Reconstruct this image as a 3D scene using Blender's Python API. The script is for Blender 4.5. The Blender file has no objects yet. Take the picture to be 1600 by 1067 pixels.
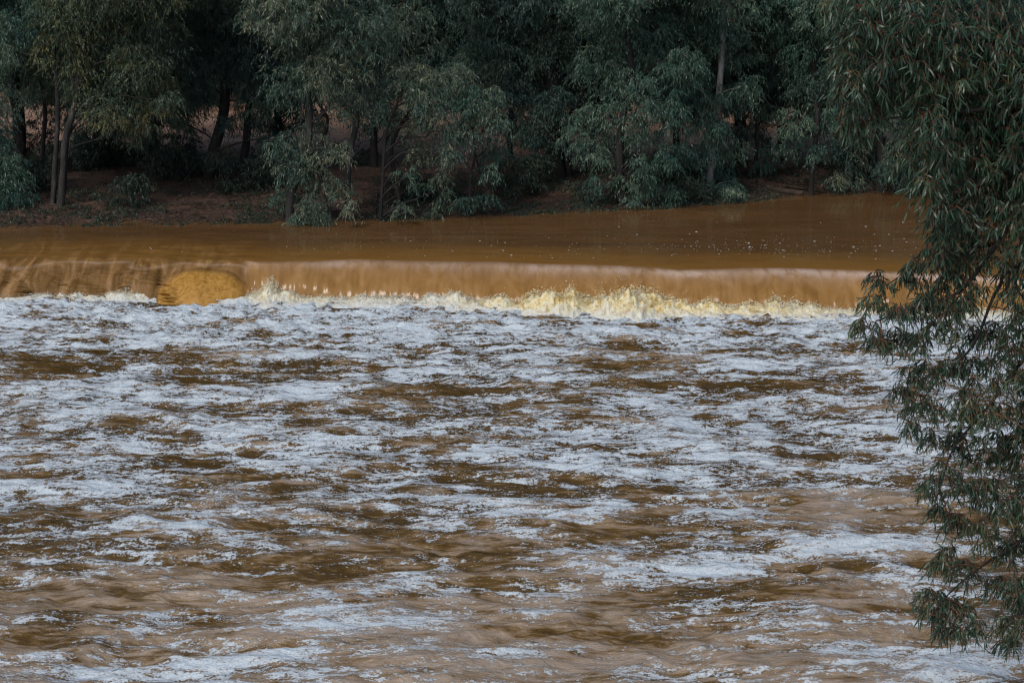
import bpy, math
import numpy as np

PI = math.pi
scene = bpy.context.scene
col = scene.collection
rng = np.random.default_rng(7)

# ------------------------------------------------------------------ camera
F = 3111.0            # focal length in pixels of a 1600 px wide picture
CH = 11.0             # camera height above the lower pool
PITCH = math.atan((533.5 + 230.0) / F)
CP, SP = math.cos(PITCH), math.sin(PITCH)

def ray(px, py):
    a = (px - 800.0) / F
    b = -(py - 533.5) / F
    # forward = (0, CP, -SP), up = (0, SP, CP)
    return np.array([a, CP + b * SP, -SP + b * CP])

def at_z(px, py, z):
    d = ray(px, py)
    t = (z - CH) / d[2]
    return np.array([0, 0, CH]) + d * t

def at_y(px, py, Y):
    d = ray(px, py)
    return np.array([0, 0, CH]) + d * (Y / d[1])

def to_px(x, y, z):
    dz = z - CH
    depth = y * CP - dz * SP
    up = y * SP + dz * CP
    return 800 + F * x / depth, 533.5 - F * up / depth

cam_d = bpy.data.cameras.new('camera')
cam_d.sensor_width = 36.0
cam_d.lens = F * 36.0 / 1600.0
cam_d.clip_end = 3000
cam_d.clip_start = 0.5
cam_d.dof.use_dof = True
cam_d.dof.focus_distance = 54.0
cam_d.dof.aperture_fstop = 5.6
cam = bpy.data.objects.new('camera', cam_d)
cam.location = (0, 0, CH)
cam.rotation_euler = (PI / 2 - PITCH, 0, 0)
col.objects.link(cam)
scene.camera = cam

# ------------------------------------------------------------------ noise
def _hash(ix, iy, iz, seed):
    h = (ix.astype(np.int64) * 374761393 + iy.astype(np.int64) * 668265263 + iz.astype(np.int64) * 2147483647 + seed * 1274126177) & 0xffffffff
    h = ((h ^ (h >> 13)) * 1274126177) & 0xffffffff
    h = (h ^ (h >> 16)) & 0xffffffff
    h = (h * 2246822519) & 0xffffffff
    return (h ^ (h >> 15)) & 0xffffffff

def noise2(x, y, seed=0):
    """gradient noise, about -1..1"""
    x = np.asarray(x, float); y = np.asarray(y, float)
    ix = np.floor(x); iy = np.floor(y)
    fx = x - ix; fy = y - iy
    u = fx * fx * fx * (fx * (fx * 6 - 15) + 10); v = fy * fy * fy * (fy * (fy * 6 - 15) + 10)
    z = np.zeros_like(ix)
    def g(ax, ay):
        a = _hash(ix + ax, iy + ay, z, seed) / 4294967296.0 * 2 * PI
        return np.cos(a) * (fx - ax) + np.sin(a) * (fy - ay)
    a0 = g(0, 0); a1 = g(1, 0); b0 = g(0, 1); b1 = g(1, 1)
    return ((a0 * (1 - u) + a1 * u) * (1 - v) + (b0 * (1 - u) + b1 * u) * v) * 1.5

def fbm2(x, y, seed=0, octv=4, gain=0.5, lac=2.03):
    s = 0; a = 1.0; t = 0
    for k in range(octv):
        s = s + a * noise2(x, y, seed + k * 17)
        t += a; a *= gain; x = x * lac + 3.7; y = y * lac - 1.9
    return s / t * 1.3

def sstep(a, b, x):
    t = np.clip((x - a) / (b - a), 0, 1)
    return t * t * (3 - 2 * t)

# ------------------------------------------------------------------ mesh helpers
def mesh_from(name, verts, faces, mat=None, smooth=True, fattr=None, vattr=None):
    """verts (n,3); faces (m,k) int array"""
    verts = np.asarray(verts, np.float32); faces = np.asarray(faces, np.int32)
    me = bpy.data.meshes.new(name)
    me.vertices.add(len(verts)); me.vertices.foreach_set('co', verts.ravel())
    m, k = faces.shape
    me.loops.add(m * k); me.loops.foreach_set('vertex_index', faces.ravel())
    me.polygons.add(m)
    me.polygons.foreach_set('loop_start', np.arange(0, m * k, k, dtype=np.int32))
    me.update(calc_edges=True)
    me.polygons.foreach_set('use_smooth', np.full(m, smooth, dtype=bool))
    for n, v in (fattr or {}).items():
        a = me.attributes.new(n, 'FLOAT', 'FACE'); a.data.foreach_set('value', np.asarray(v, np.float32))
    for n, v in (vattr or {}).items():
        a = me.attributes.new(n, 'FLOAT', 'POINT'); a.data.foreach_set('value', np.asarray(v, np.float32))
    if mat: me.materials.append(mat)
    me.validate()
    return me

def link(name, me, parent=None):
    o = bpy.data.objects.new(name, me)
    col.objects.link(o)
    if parent: o.parent = parent
    return o

def tag(o, label=None, cat=None, group=None, kind=None):
    if label: o['label'] = label
    if cat: o['category'] = cat
    if group: o['group'] = group
    if kind: o['kind'] = kind
    return o

def empty(name, loc):
    o = bpy.data.objects.new(name, None)
    o.location = tuple(float(v) for v in loc); o.empty_display_size = 0.3
    col.objects.link(o)
    return o

def grid_faces(nu, nv):
    i = np.arange(nu - 1)[None, :]; j = np.arange(nv - 1)[:, None]
    a = j * nu + i
    return np.stack([a, a + 1, a + nu + 1, a + nu], -1).reshape(-1, 4)

# ------------------------------------------------------------------ materials
def nodes(name):
    m = bpy.data.materials.new(name); m.use_nodes = True
    nt = m.node_tree; b = nt.nodes['Principled BSDF']
    return m, nt, b

def N(nt, t, **kw):
    n = nt.nodes.new(t)
    for k, v in kw.items():
        if k in n.inputs: n.inputs[k].default_value = v
        else: setattr(n, k, v)
    return n

def ramp(nt, fac, stops, interp='LINEAR'):
    r = nt.nodes.new('ShaderNodeValToRGB'); r.color_ramp.interpolation = interp
    el = r.color_ramp.elements
    while len(el) < len(stops): el.new(0.5)
    for e, (p, c) in zip(el, stops):
        e.position = p; e.color = c if len(c) == 4 else (*c, 1)
    nt.links.new(fac, r.inputs[0]); return r.outputs[0]

def mth(nt, op, a, b=None, c=None, clamp=False):
    n = nt.nodes.new('ShaderNodeMath'); n.operation = op; n.use_clamp = clamp
    for i, v in enumerate((a, b, c)):
        if v is None: continue
        if isinstance(v, (int, float)): n.inputs[i].default_value = v
        else: nt.links.new(v, n.inputs[i])
    return n.outputs[0]

def mapr(nt, v, a, b, c=0.0, d=1.0, smooth=True):
    n = nt.nodes.new('ShaderNodeMapRange'); n.interpolation_type = 'SMOOTHSTEP' if smooth else 'LINEAR'
    nt.links.new(v, n.inputs[0])
    for i, x in enumerate((a, b, c, d)):
        if isinstance(x, (int, float)): n.inputs[i + 1].default_value = x
        else: nt.links.new(x, n.inputs[i + 1])
    return n.outputs[0]

def mix(nt, fac, a, b):
    n = nt.nodes.new('ShaderNodeMix'); n.data_type = 'RGBA'
    for sock, v in ((n.inputs[0], fac), (n.inputs[6], a), (n.inputs[7], b)):
        if isinstance(v, (int, float)): sock.default_value = v
        elif isinstance(v, tuple): sock.default_value = (*v, 1)
        else: nt.links.new(v, sock)
    return n.outputs[2]

def coords(nt, scale=(1, 1, 1), rot=0.0):
    tc = nt.nodes.new('ShaderNodeTexCoord'); mp = nt.nodes.new('ShaderNodeMapping')
    mp.inputs['Scale'].default_value = scale; mp.inputs['Rotation'].default_value = (0, 0, rot)
    nt.links.new(tc.outputs['Object'], mp.inputs[0]); return mp.outputs[0]

def noise_n(nt, vec, scale, detail=4, rough=0.55, dist=0.0):
    n = nt.nodes.new('ShaderNodeTexNoise')
    n.inputs['Scale'].default_value = scale; n.inputs['Detail'].default_value = detail
    n.inputs['Roughness'].default_value = rough; n.inputs['Distortion'].default_value = dist
    nt.links.new(vec, n.inputs['Vector']); return n.outputs[0]

def attr(nt, name):
    n = nt.nodes.new('ShaderNodeAttribute'); n.attribute_name = name
    return n.outputs['Fac']

WATER = (0.115, 0.058, 0.0135)

def mat_leaf(name, cols, rough=0.42, transl=0.16, spec=0.5):
    """cols: dark, mid, olive, pale"""
    m, nt, b = nodes(name)
    g = nt.nodes.new('ShaderNodeNewGeometry')
    t = attr(nt, 'tint')
    v = mth(nt, 'MULTIPLY_ADD', g.outputs['Random Per Island'], 0.45, mth(nt, 'MULTIPLY', t, 0.55))
    c = ramp(nt, v, [(0.0, cols[0]), (0.4, cols[1]), (0.72, cols[2]), (0.93, cols[3]), (1.0, cols[4])])
    nt.links.new(c, b.inputs['Base Color'])
    b.inputs['Roughness'].default_value = rough
    b.inputs['Specular IOR Level'].default_value = spec
    tr = nt.nodes.new('ShaderNodeBsdfTranslucent'); nt.links.new(c, tr.inputs[0])
    mx = nt.nodes.new('ShaderNodeMixShader'); mx.inputs[0].default_value = transl
    nt.links.new(b.outputs[0], mx.inputs[1]); nt.links.new(tr.outputs[0], mx.inputs[2])
    nt.links.new(mx.outputs[0], nt.nodes['Material Output'].inputs[0])
    return m

LEAF_TEAL = mat_leaf('leaf_teal', [(0.023, 0.063, 0.054), (0.052, 0.122, 0.094), (0.090, 0.137, 0.088), (0.246, 0.357, 0.254), (0.174, 0.112, 0.043)])
LEAF_OLIVE = mat_leaf('leaf_olive', [(0.030, 0.061, 0.044), (0.060, 0.099, 0.061), (0.124, 0.139, 0.063), (0.230, 0.212, 0.086), (0.172, 0.109, 0.042)])
LEAF_GREY = mat_leaf('leaf_grey', [(0.033, 0.070, 0.056), (0.067, 0.123, 0.092), (0.136, 0.158, 0.095), (0.286, 0.309, 0.206), (0.190, 0.120, 0.060)])
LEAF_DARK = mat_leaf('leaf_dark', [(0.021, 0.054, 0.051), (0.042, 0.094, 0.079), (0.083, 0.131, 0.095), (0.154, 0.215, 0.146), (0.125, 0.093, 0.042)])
LEAF_NEAR = mat_leaf('leaf_near', [(0.017, 0.044, 0.027), (0.030, 0.069, 0.042), (0.052, 0.101, 0.057), (0.130, 0.142, 0.064), (0.092, 0.044, 0.025)], rough=0.4)
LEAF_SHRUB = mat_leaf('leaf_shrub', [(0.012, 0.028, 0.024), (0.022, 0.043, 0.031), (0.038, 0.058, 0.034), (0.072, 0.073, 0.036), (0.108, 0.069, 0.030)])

def mat_bark(name, a, b_, c, sc=6):
    m, nt, b = nodes(name)
    v = coords(nt, (1, 1, 0.22))
    n1 = noise_n(nt, v, sc, 6, 0.65, 0.6)
    cc = ramp(nt, n1, [(0.32, a), (0.5, b_), (0.68, c)])
    nt.links.new(cc, b.inputs['Base Color']); b.inputs['Roughness'].default_value = 0.85
    bp = nt.nodes.new('ShaderNodeBump'); bp.inputs['Strength'].default_value = 0.6; bp.inputs['Distance'].default_value = 0.02
    nt.links.new(n1, bp.inputs['Height']); nt.links.new(bp.outputs[0], b.inputs['Normal'])
    return m

BARK_DARK = mat_bark('bark_dark', (0.008, 0.007, 0.007), (0.015, 0.013, 0.0125), (0.032, 0.028, 0.026))
BARK_MID = mat_bark('bark_mid', (0.011, 0.010, 0.010), (0.024, 0.022, 0.021), (0.085, 0.080, 0.076))
BARK_PALE = mat_bark('bark_pale', (0.040, 0.032, 0.026), (0.095, 0.082, 0.07), (0.22, 0.20, 0.18))
BARK_WHITE = mat_bark('bark_white', (0.10, 0.09, 0.075), (0.22, 0.21, 0.19), (0.36, 0.36, 0.33))
BARK_LOG = mat_bark('bark_log', (0.018, 0.013, 0.010), (0.045, 0.031, 0.022), (0.11, 0.072, 0.046))
TWIG = mat_bark('twig_bark', (0.06, 0.026, 0.015), (0.13, 0.052, 0.028), (0.20, 0.095, 0.05), 12)

def water_nodes(name, foam=True):
    m, nt, b = nodes(name)
    return m, nt, b

def mat_lower():
    m, nt, b = nodes('lower_river_water')
    v = coords(nt, (0.27, 1.05, 1.0))
    v1 = coords(nt, (1, 1, 1))
    dens = attr(nt, 'foam')
    big = noise_n(nt, v, 2.1, 2, 0.5, 0.5)
    fine = noise_n(nt, v, 6.5, 2.5, 0.55, 0.6)
    speck = noise_n(nt, coords(nt, (0.42, 1, 1)), 17.0, 4, 0.66, 0.3)
    def cen(x, k): return mth(nt, 'MULTIPLY', mth(nt, 'SUBTRACT', x, 0.5), k)
    nsum = mth(nt, 'ADD', cen(big, 1.35), mth(nt, 'ADD', cen(fine, 1.30), mth(nt, 'ADD', cen(speck, 1.55), cen(noise_n(nt, coords(nt, (0.62, 1, 1)), 38.0, 2, 0.6, 0.0), 1.15))))
    bias = mth(nt, 'MULTIPLY', mth(nt, 'SUBTRACT', dens, 0.50), 0.62)
    fsum = mth(nt, 'ADD', nsum, bias)
    fm = mapr(nt, fsum, -0.008, 0.02)
    veil = mth(nt, 'MULTIPLY', mapr(nt, fsum, -0.18, 0.04), 0.09)
    body = mapr(nt, fsum, 0.0, 0.40, 0.60, 1.0)
    fmask = mth(nt, 'MAXIMUM', mth(nt, 'MULTIPLY', fm, body), veil)
    # water colour runs from dark brown to tan by noise and wave height
    vt = coords(nt, (0.30, 1.0, 1.0))
    tan_noise = noise_n(nt, vt, 1.5, 6, 0.66, 0.9)
    ripl = noise_n(nt, coords(nt, (0.26, 1.3, 1)), 6.0, 5, 0.62, 0.8)
    tan_mix = mth(nt, 'ADD', mth(nt, 'MULTIPLY', tan_noise, 0.58), mth(nt, 'ADD', mth(nt, 'MULTIPLY', ripl, 0.42), attr(nt, 'tan')))
    wc = ramp(nt, tan_mix, [(0.40, (0.064, 0.036, 0.005)), (0.475, (0.108, 0.060, 0.011)), (0.525, (0.225, 0.158, 0.092)), (0.62, (0.33, 0.262, 0.198))])
    bub = noise_n(nt, v1, 34.0, 3, 0.7)
    fc = ramp(nt, bub, [(0.25, (0.33, 0.39, 0.435)), (0.6, (0.60, 0.68, 0.735))])
    cream = attr(nt, 'cream')
    fc = mix(nt, cream, fc, (0.78, 0.66, 0.38))
    nt.links.new(mix(nt, fmask, wc, fc), b.inputs['Base Color'])
    nt.links.new(mapr(nt, fmask, 0.05, 0.6, 0.06, 0.75), b.inputs['Roughness'])
    b.inputs['IOR'].default_value = 1.33
    r1 = noise_n(nt, coords(nt, (0.55, 1.3, 1)), 3.2, 5, 0.6, 0.4)
    r2 = noise_n(nt, coords(nt, (0.7, 1.2, 1)), 13.0, 3, 0.55, 0.2)
    hgt = mth(nt, 'ADD', mth(nt, 'MULTIPLY', r1, 0.11), mth(nt, 'ADD', mth(nt, 'MULTIPLY', r2, 0.020), mth(nt, 'MULTIPLY', fm, 0.012)))
    bp = nt.nodes.new('ShaderNodeBump'); bp.inputs['Strength'].default_value = 1.0; bp.inputs['Distance'].default_value = 1.0
    nt.links.new(hgt, bp.inputs['Height']); nt.links.new(bp.outputs[0], b.inputs['Normal'])
    return m

def mat_upper():
    m, nt, b = nodes('upper_river_water')
    fall = attr(nt, 'fall')       # 0 on the pool, 1 on the falling sheet
    ochre = attr(nt, 'ochre')
    crest = attr(nt, 'crest')
    s = attr(nt, 'along'); t = attr(nt, 'down')
    cx = nt.nodes.new('ShaderNodeCombineXYZ'); nt.links.new(s, cx.inputs[0]); nt.links.new(mth(nt, 'MULTIPLY', t, 0.75), cx.inputs[1])
    st1 = noise_n(nt, cx.outputs[0], 1.5, 7, 0.6, 2.0)
    cx2 = nt.nodes.new('ShaderNodeCombineXYZ'); nt.links.new(s, cx2.inputs[0]); nt.links.new(mth(nt, 'MULTIPLY', t, 0.25), cx2.inputs[1])
    st2 = noise_n(nt, cx2.outputs[0], 13.0, 4, 0.6, 0.6)
    stt = mth(nt, 'ADD', mth(nt, 'MULTIPLY', st1, 0.95), mth(nt, 'MULTIPLY', st2, 0.05))
    fallc = ramp(nt, stt, [(0.28, (0.20, 0.100, 0.022)), (0.5, (0.275, 0.145, 0.042)), (0.75, (0.35, 0.205, 0.080))])
    pool = noise_n(nt, coords(nt, (0.3, 1.0, 1)), 0.8, 4, 0.6, 0.4)
    poolc = ramp(nt, pool, [(0.3, (0.100, 0.052, 0.020)), (0.7, (0.150, 0.078, 0.030))])
    poolc = mix(nt, mapr(nt, fall, 0.0, 0.5), poolc, (0.21, 0.105, 0.026))
    c = mix(nt, mapr(nt, fall, 0.5, 0.9), poolc, fallc)
    oc = ramp(nt, noise_n(nt, coords(nt, (1, 1, 0.6)), 4.0, 6, 0.66, 2.0), [(0.3, (0.15, 0.075, 0.011)), (0.45, (0.36, 0.175, 0.022)), (0.62, (0.50, 0.28, 0.07))])
    c = mix(nt, mth(nt, 'MULTIPLY', ochre, 0.8), c, oc)
    c = mix(nt, mth(nt, 'MULTIPLY', attr(nt, 'left'), mth(nt, 'MULTIPLY', fall, mth(nt, 'SUBTRACT', 1.0, ochre))), c, ramp(nt, stt, [(0.36, (0.095, 0.046, 0.009)), (0.52, (0.17, 0.088, 0.022)), (0.66, (0.29, 0.165, 0.065))]))
    cn = noise_n(nt, cx.outputs[0], 3.0, 5, 0.7, 0.5)
    cr = mth(nt, 'MULTIPLY', crest, mapr(nt, cn, 0.3, 0.62, 0.25, 1.0))
    c = mix(nt, mth(nt, 'MULTIPLY', cr, 0.75), c, (0.62, 0.48, 0.40))  # pale crest band: sky reflection painted into the colour, with aerated streaks
    nt.links.new(c, b.inputs['Base Color'])
    nt.links.new(mth(nt, 'ADD', mth(nt, 'MULTIPLY', fall, mth(nt, 'MULTIPLY_ADD', attr(nt, 'left'), 0.42, 0.10)), 0.04), b.inputs['Roughness'])
    b.inputs['IOR'].default_value = 1.33
    r1 = noise_n(nt, coords(nt, (0.25, 1.1, 1)), 1.6, 4, 0.55, 0.3)
    r2 = noise_n(nt, coords(nt, (0.5, 1.2, 1)), 7.0, 3, 0.5, 0.2)
    hp = mth(nt, 'ADD', mth(nt, 'MULTIPLY', r1, 0.009), mth(nt, 'MULTIPLY', r2, 0.0022))
    hf = mth(nt, 'MULTIPLY', stt, mth(nt, 'MULTIPLY', fall, 0.012))
    bp = nt.nodes.new('ShaderNodeBump'); bp.inputs['Strength'].default_value = 1.0; bp.inputs['Distance'].default_value = 1.0
    nt.links.new(mth(nt, 'ADD', mth(nt, 'MULTIPLY', hp, mth(nt, 'SUBTRACT', 1.0, fall)), hf), bp.inputs['Height']); nt.links.new(bp.outputs[0], b.inputs['Normal'])
    return m

def mat_foam():
    m, nt, b = nodes('splash_froth')
    v = coords(nt)
    n1 = noise_n(nt, v, 3.4, 6, 0.7, 1.5)
    n2 = noise_n(nt, v, 16.0, 4, 0.7, 0.3)
    hz = attr(nt, 'cream')
    f = mth(nt, 'ADD', mth(nt, 'MULTIPLY', n1, 0.7), mth(nt, 'MULTIPLY', n2, 0.3))
    c = ramp(nt, f, [(0.36, (0.44, 0.26, 0.055)), (0.43, (0.74, 0.53, 0.18)), (0.50, (0.90, 0.79, 0.45)), (0.64, (0.93, 0.92, 0.82))])
    c = mix(nt, hz, (0.66, 0.73, 0.79), c)
    nt.links.new(c, b.inputs['Base Color']); b.inputs['Roughness'].default_value = 0.6
    tr = nt.nodes.new('ShaderNodeBsdfTranslucent'); nt.links.new(c, tr.inputs[0])
    mx = nt.nodes.new('ShaderNodeMixShader'); mx.inputs[0].default_value = 0.12
    nt.links.new(b.outputs[0], mx.inputs[1]); nt.links.new(tr.outputs[0], mx.inputs[2])
    nt.links.new(mx.outputs[0], nt.nodes['Material Output'].inputs[0])
    bp = nt.nodes.new('ShaderNodeBump'); bp.inputs['Strength'].default_value = 0.8; bp.inputs['Distance'].default_value = 0.04
    nt.links.new(n2, bp.inputs['Height']); nt.links.new(bp.outputs[0], b.inputs['Normal'])
    return m

def mat_mud():
    m, nt, b = nodes('river_mud')
    v = coords(nt)
    n1 = noise_n(nt, v, 0.9, 6, 0.65, 0.6)
    n2 = noise_n(nt, v, 7.0, 5, 0.7, 0.4)
    c = ramp(nt, n1, [(0.3, (0.026, 0.017, 0.013)), (0.5, (0.068, 0.036, 0.024)), (0.68, (0.145, 0.082, 0.052))])
    lit = ramp(nt, n2, [(0.45, (0.05, 0.032, 0.020)), (0.62, (0.16, 0.095, 0.055))])
    c = mix(nt, mapr(nt, n2, 0.46, 0.62, 0.0, 0.7), c, lit)
    far = attr(nt, 'mud_pale')
    mud_pale_c = ramp(nt, n1, [(0.3, (0.20, 0.10, 0.055)), (0.6, (0.36, 0.235, 0.17))])
    c = mix(nt, far, c, mud_pale_c)
    nt.links.new(c, b.inputs['Base Color']); nt.links.new(mapr(nt, n1, 0.3, 0.6, 0.35, 0.8), b.inputs['Roughness'])
    bp = nt.nodes.new('ShaderNodeBump'); bp.inputs['Strength'].default_value = 0.9; bp.inputs['Distance'].default_value = 0.12
    nt.links.new(mth(nt, 'ADD', n2, n1), bp.inputs['Height']); nt.links.new(bp.outputs[0], b.inputs['Normal'])
    return m

M_LOWER, M_UPPER, M_FOAM, M_MUD = mat_lower(), mat_upper(), mat_foam(), mat_mud()

# ------------------------------------------------------------------ layout of the river
ZU = 0.85                                    # upper pool level
wl_px = [(-300, 356), (0, 358), (200, 352), (420, 350), (620, 345), (760, 340), (900, 332), (1050, 326), (1170, 316), (1230, 309), (1330, 304), (1450, 300), (1650, 300), (2000, 300)]
WL = np.array([at_z(x, y, ZU)[:2] for x, y in wl_px])
def waterline(x):
    return np.interp(x, WL[:, 0], WL[:, 1])
base_px = [(-300, 462), (0, 463), (200, 463), (400, 466), (600, 472), (800, 479), (1000, 484), (1340, 488), (1600, 490), (1900, 492)]
BL = np.array([at_z(x, y, 0.0)[:2] for x, y in base_px])
def weir_base(x):
    return np.interp(x, BL[:, 0], BL[:, 1])

def right_bank(y):
    return np.interp(y, [-80, 0, 15, 22, 30, 49, 56, 62], [13, 10.5, 8.6, 8.4, 10.8, 17.5, 24, 40])

def ground_z(x, y):
    x = np.asarray(x, float); y = np.asarray(y, float)
    d = y - waterline(x)
    far = ZU - 0.06 + 0.10 * np.clip(d, -12, 3) + 0.035 * np.clip(d - 3, 0, 30) + 0.02 * np.clip(d - 40, 0, 400)
    far = far + sstep(0, 3, d) * (0.10 * fbm2(x * 0.5, y * 0.5, 3) + 0.07 * fbm2(x * 1.9, y * 1.9, 5))
    far = np.where(d < 0, np.maximum(far, -1.2), far)
    far = np.where(y < weir_base(x) + 1.0, -1.2, far)
    far = np.where((d < 0) & (y < weir_base(x) + 3), np.minimum(far, 0.1), far)
    e = x - right_bank(y)
    rb = -0.15 + 0.55 * np.clip(e, -3, 3) + 0.15 * np.clip(e - 3, 0, 60) + sstep(0, 2, e) * 0.15 * fbm2(x * 0.6, y * 0.6, 8)
    l = -38 - x
    lb = -0.15 + 0.5 * np.clip(l, -3, 4) + 0.12 * np.clip(l - 4, 0, 60)
    z = np.where(y < 56, np.maximum(far, np.maximum(rb, lb)), np.maximum(far, np.maximum(rb, lb) * 0 - 2))
    w = sstep(54, 60, y)
    z = np.maximum(far, np.maximum(rb, lb) * (1 - w) - 2 * w)
    return z

# ground: one sheet out to the horizon
gx = np.concatenate([-np.geomspace(600, 26, 26), np.arange(-25, 25.01, 0.22), np.geomspace(26, 600, 26)])
gy = np.concatenate([-np.geomspace(400, 10, 12), np.arange(-5, 50, 1.2), np.arange(50, 82, 0.2), np.geomspace(83, 1200, 36)])
GX, GY = np.meshgrid(gx, gy)
GZ = ground_z(GX, GY)
mud_pale = sstep(64.5, 68.5, GY + 0.8 * noise2(GX * 0.3, GY * 0.3, 4))  # lighter mud colour across the flat beyond the bank trees
mud_pale_r = sstep(6.5, 8.5, GX + 0.6 * noise2(GX * .5, GY * .5, 6)) * 0.6 * (GY > 50)  # lighter mud colour on the right of the far bank
mud_pale = np.maximum(mud_pale, mud_pale_r)
g = link('ground', mesh_from('ground', np.stack([GX, GY, GZ], -1).reshape(-1, 3), grid_faces(len(gx), len(gy)), M_MUD, vattr={'mud_pale': mud_pale.ravel()}))
tag(g, 'reddish brown river mud and flooded flat under the trees', kind='structure')

# ------------------------------------------------------------------ lower pool
u_in = np.linspace(-1, 1, 760)
u_out = np.array([1.06, 1.15, 1.3, 1.6, 2.0, 2.6])
uu = np.concatenate([-u_out[::-1], u_in, u_out])
yy = np.concatenate([np.array([-60, -30, -10, 0, 8, 14, 18, 20.5]), np.linspace(22, 32, 240), np.linspace(32.05, 50.0, 380)])
v_end = None
UU, YY = np.meshgrid(uu, yy)
scaleX = 0.275 * np.maximum(YY, 20) + 1.6
XX = UU * scaleX
# the upper rows follow the foot of the weir
stretch = sstep(40, 50, YY)
wb = weir_base(XX)
Y2 = YY + stretch * (wb + 0.25 - 50.0)
PXI, PYI = to_px(XX, Y2, 0 * XX)

def waves(x, y):
    wx = x + 0.5 * noise2(x * 0.35, y * 0.5, 51); wy = y + 0.4 * noise2(x * 0.3, y * 0.6, 52)
    n1 = noise2(wx * 0.30, wy * 0.80, 11)
    n2 = noise2(wx * 0.62 + 5, wy * 1.75, 12)
    n3 = noise2(wx * 1.25, wy * 3.6, 13)
    n4 = noise2(x * 4.1, y * 6.6, 14)
    h = 0.15 * n1 + 0.085 * (0.55 - 2.0 * np.abs(n2)) + 0.038 * (0.5 - 1.8 * np.abs(n3)) + 0.011 * n4
    near = sstep(41, 49, y)
    boil = 0.085 * (0.5 - 2.0 * np.abs(noise2(x * 1.1, y * 2.2, 21))) + 0.06 * (0.5 - 2 * np.abs(noise2(x * 2.4, y * 4.6, 22))) + 0.02 * noise2(x * 7, y * 8, 23)
    return h * (0.95 - 0.35 * near) + boil * (0.15 + 0.85 * near)

HZ = waves(XX, Y2)

def blob(cx, cy, rx, ry, px=None, py=None, rot=0.0):
    dx = (px - cx); dy = (py - cy)
    c, s = math.cos(rot), math.sin(rot)
    a = (dx * c + dy * s) / rx; b_ = (-dx * s + dy * c) / ry
    return np.exp(-(a * a + b_ * b_))

# foam cover, laid out on the water plane in metres
wxx = XX + 0.7 * fbm2(XX * 0.55, Y2 * 0.4, 61, 3); wyy = Y2 + 1.1 * fbm2(XX * 0.5, Y2 * 0.35, 62, 3)
d1 = fbm2(wxx * 0.42, wyy * 0.36, 71, 5, 0.55)
d2 = noise2(wxx * 1.5, wyy * 1.1, 72)
dens = 0.41 + 0.50 * d1 + 0.22 * d2
dens = dens + np.interp(PYI, [440, 480, 520, 560, 640, 720, 820, 900, 1067, 1300], [0.50, 0.45, 0.30, 0.20, 0.14, 0.10, 0.04, -0.08, -0.06, -0.05])
# broad brown openings and foam tongues, given by the ground point they lie on
marks = [(60, 565, 90, 16, -.55), (305, 562, 80, 15, -.5), (300, 595, 90, 10, -.4), (505, 570, 60, 10, -.5), (690, 610, 110, 15, -.55), (965, 545, 70, 12, -.4), (985, 575, 110, 18, -.75),
         (1010, 605, 80, 10, -.5), (1215, 600, 90, 12, -.5), (1260, 545, 90, 7, -.4), (250, 640, 140, 12, -.3), (620, 650, 160, 10, -.35), (120, 720, 120, 14, -.35), (430, 745, 160, 14, -.4),
         (900, 770, 120, 14, -.5), (1290, 800, 110, 22, -.8), (300, 790, 120, 14, -.4), (650, 860, 150, 28, -.55), (120, 935, 170, 26, -.8), (450, 905, 120, 14, -.5),
         (960, 825, 110, 14, -.5), (1100, 930, 230, 16, -.7), (850, 985, 190, 16, -.6), (330, 1010, 120, 12, -.3), (60, 1000, 90, 12, -.4), (1150, 1030, 200, 14, -.3), (650, 1045, 220, 12, -.3),
         (1330, 640, 90, 12, -.3), (1370, 880, 100, 14, -.6), (200, 870, 100, 10, -.2), (350, 880, 80, 10, -.6),
         (1250, 865, 170, 16, .6), (1380, 845, 110, 12, .6), (1080, 810, 100, 16, .55), (560, 975, 170, 12, .75), (340, 1030, 150, 12, .7), (150, 1050, 120, 12, .4), (860, 715, 160, 22, .35),
         (1290, 730, 100, 28, .5), (430, 615, 180, 16, .35), (1150, 570, 120, 12, .45), (870, 590, 60, 20, .4), (1090, 900, 70, 8, .6), (880, 930, 130, 14, .5), (780, 790, 170, 16, .35),
         (60, 770, 120, 18, .4), (200, 760, 110, 14, .4), (340, 870, 50, 6, .3), (90, 880, 110, 16, .35), (1350, 1020, 140, 10, .6), (1000, 670, 240, 20, .25), (300, 690, 200, 16, .3), (1400, 560, 120, 14, .3)]
for cx, cy, rx, ry, w in marks:
    dens = dens + w * blob(cx, cy, rx, ry, PXI + 30 * d2, PYI + 6 * d1, -0.03)
dens = dens + 0.10 * np.clip(HZ / 0.1, -1, 1)
dens = np.clip(dens, -0.35, 1.25)
tan_ = np.clip(HZ / 0.16, -1, 1) * 0.055 + np.interp(PYI, [480, 700, 830, 930, 1067], [-0.055, -0.045, -0.02, 0.02, 0.05])
tan_ = tan_ + 0.12 * blob(1300, 795, 120, 26, PXI, PYI) + 0.08 * blob(640, 985, 200, 20, PXI, PYI) + 0.08 * blob(1000, 1020, 300, 25, PXI, PYI) + 0.07 * blob(450, 960, 160, 16, PXI, PYI)
toe = wb - Y2      # distance downstream from the weir's foot
cream = np.clip(sstep(0.75, 0.1, toe + 0.3 * d2) * 0.6, 0, 1)
lower = link('lower_river', mesh_from('lower_river', np.stack([XX, Y2, HZ], -1).reshape(-1, 3), grid_faces(len(uu), len(yy)), M_LOWER, vattr={'foam': dens.ravel(), 'tan': tan_.ravel(), 'cream': cream.ravel()}))
tag(lower, 'rough brown river water streaked with white foam below the weir', kind='structure')

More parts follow.
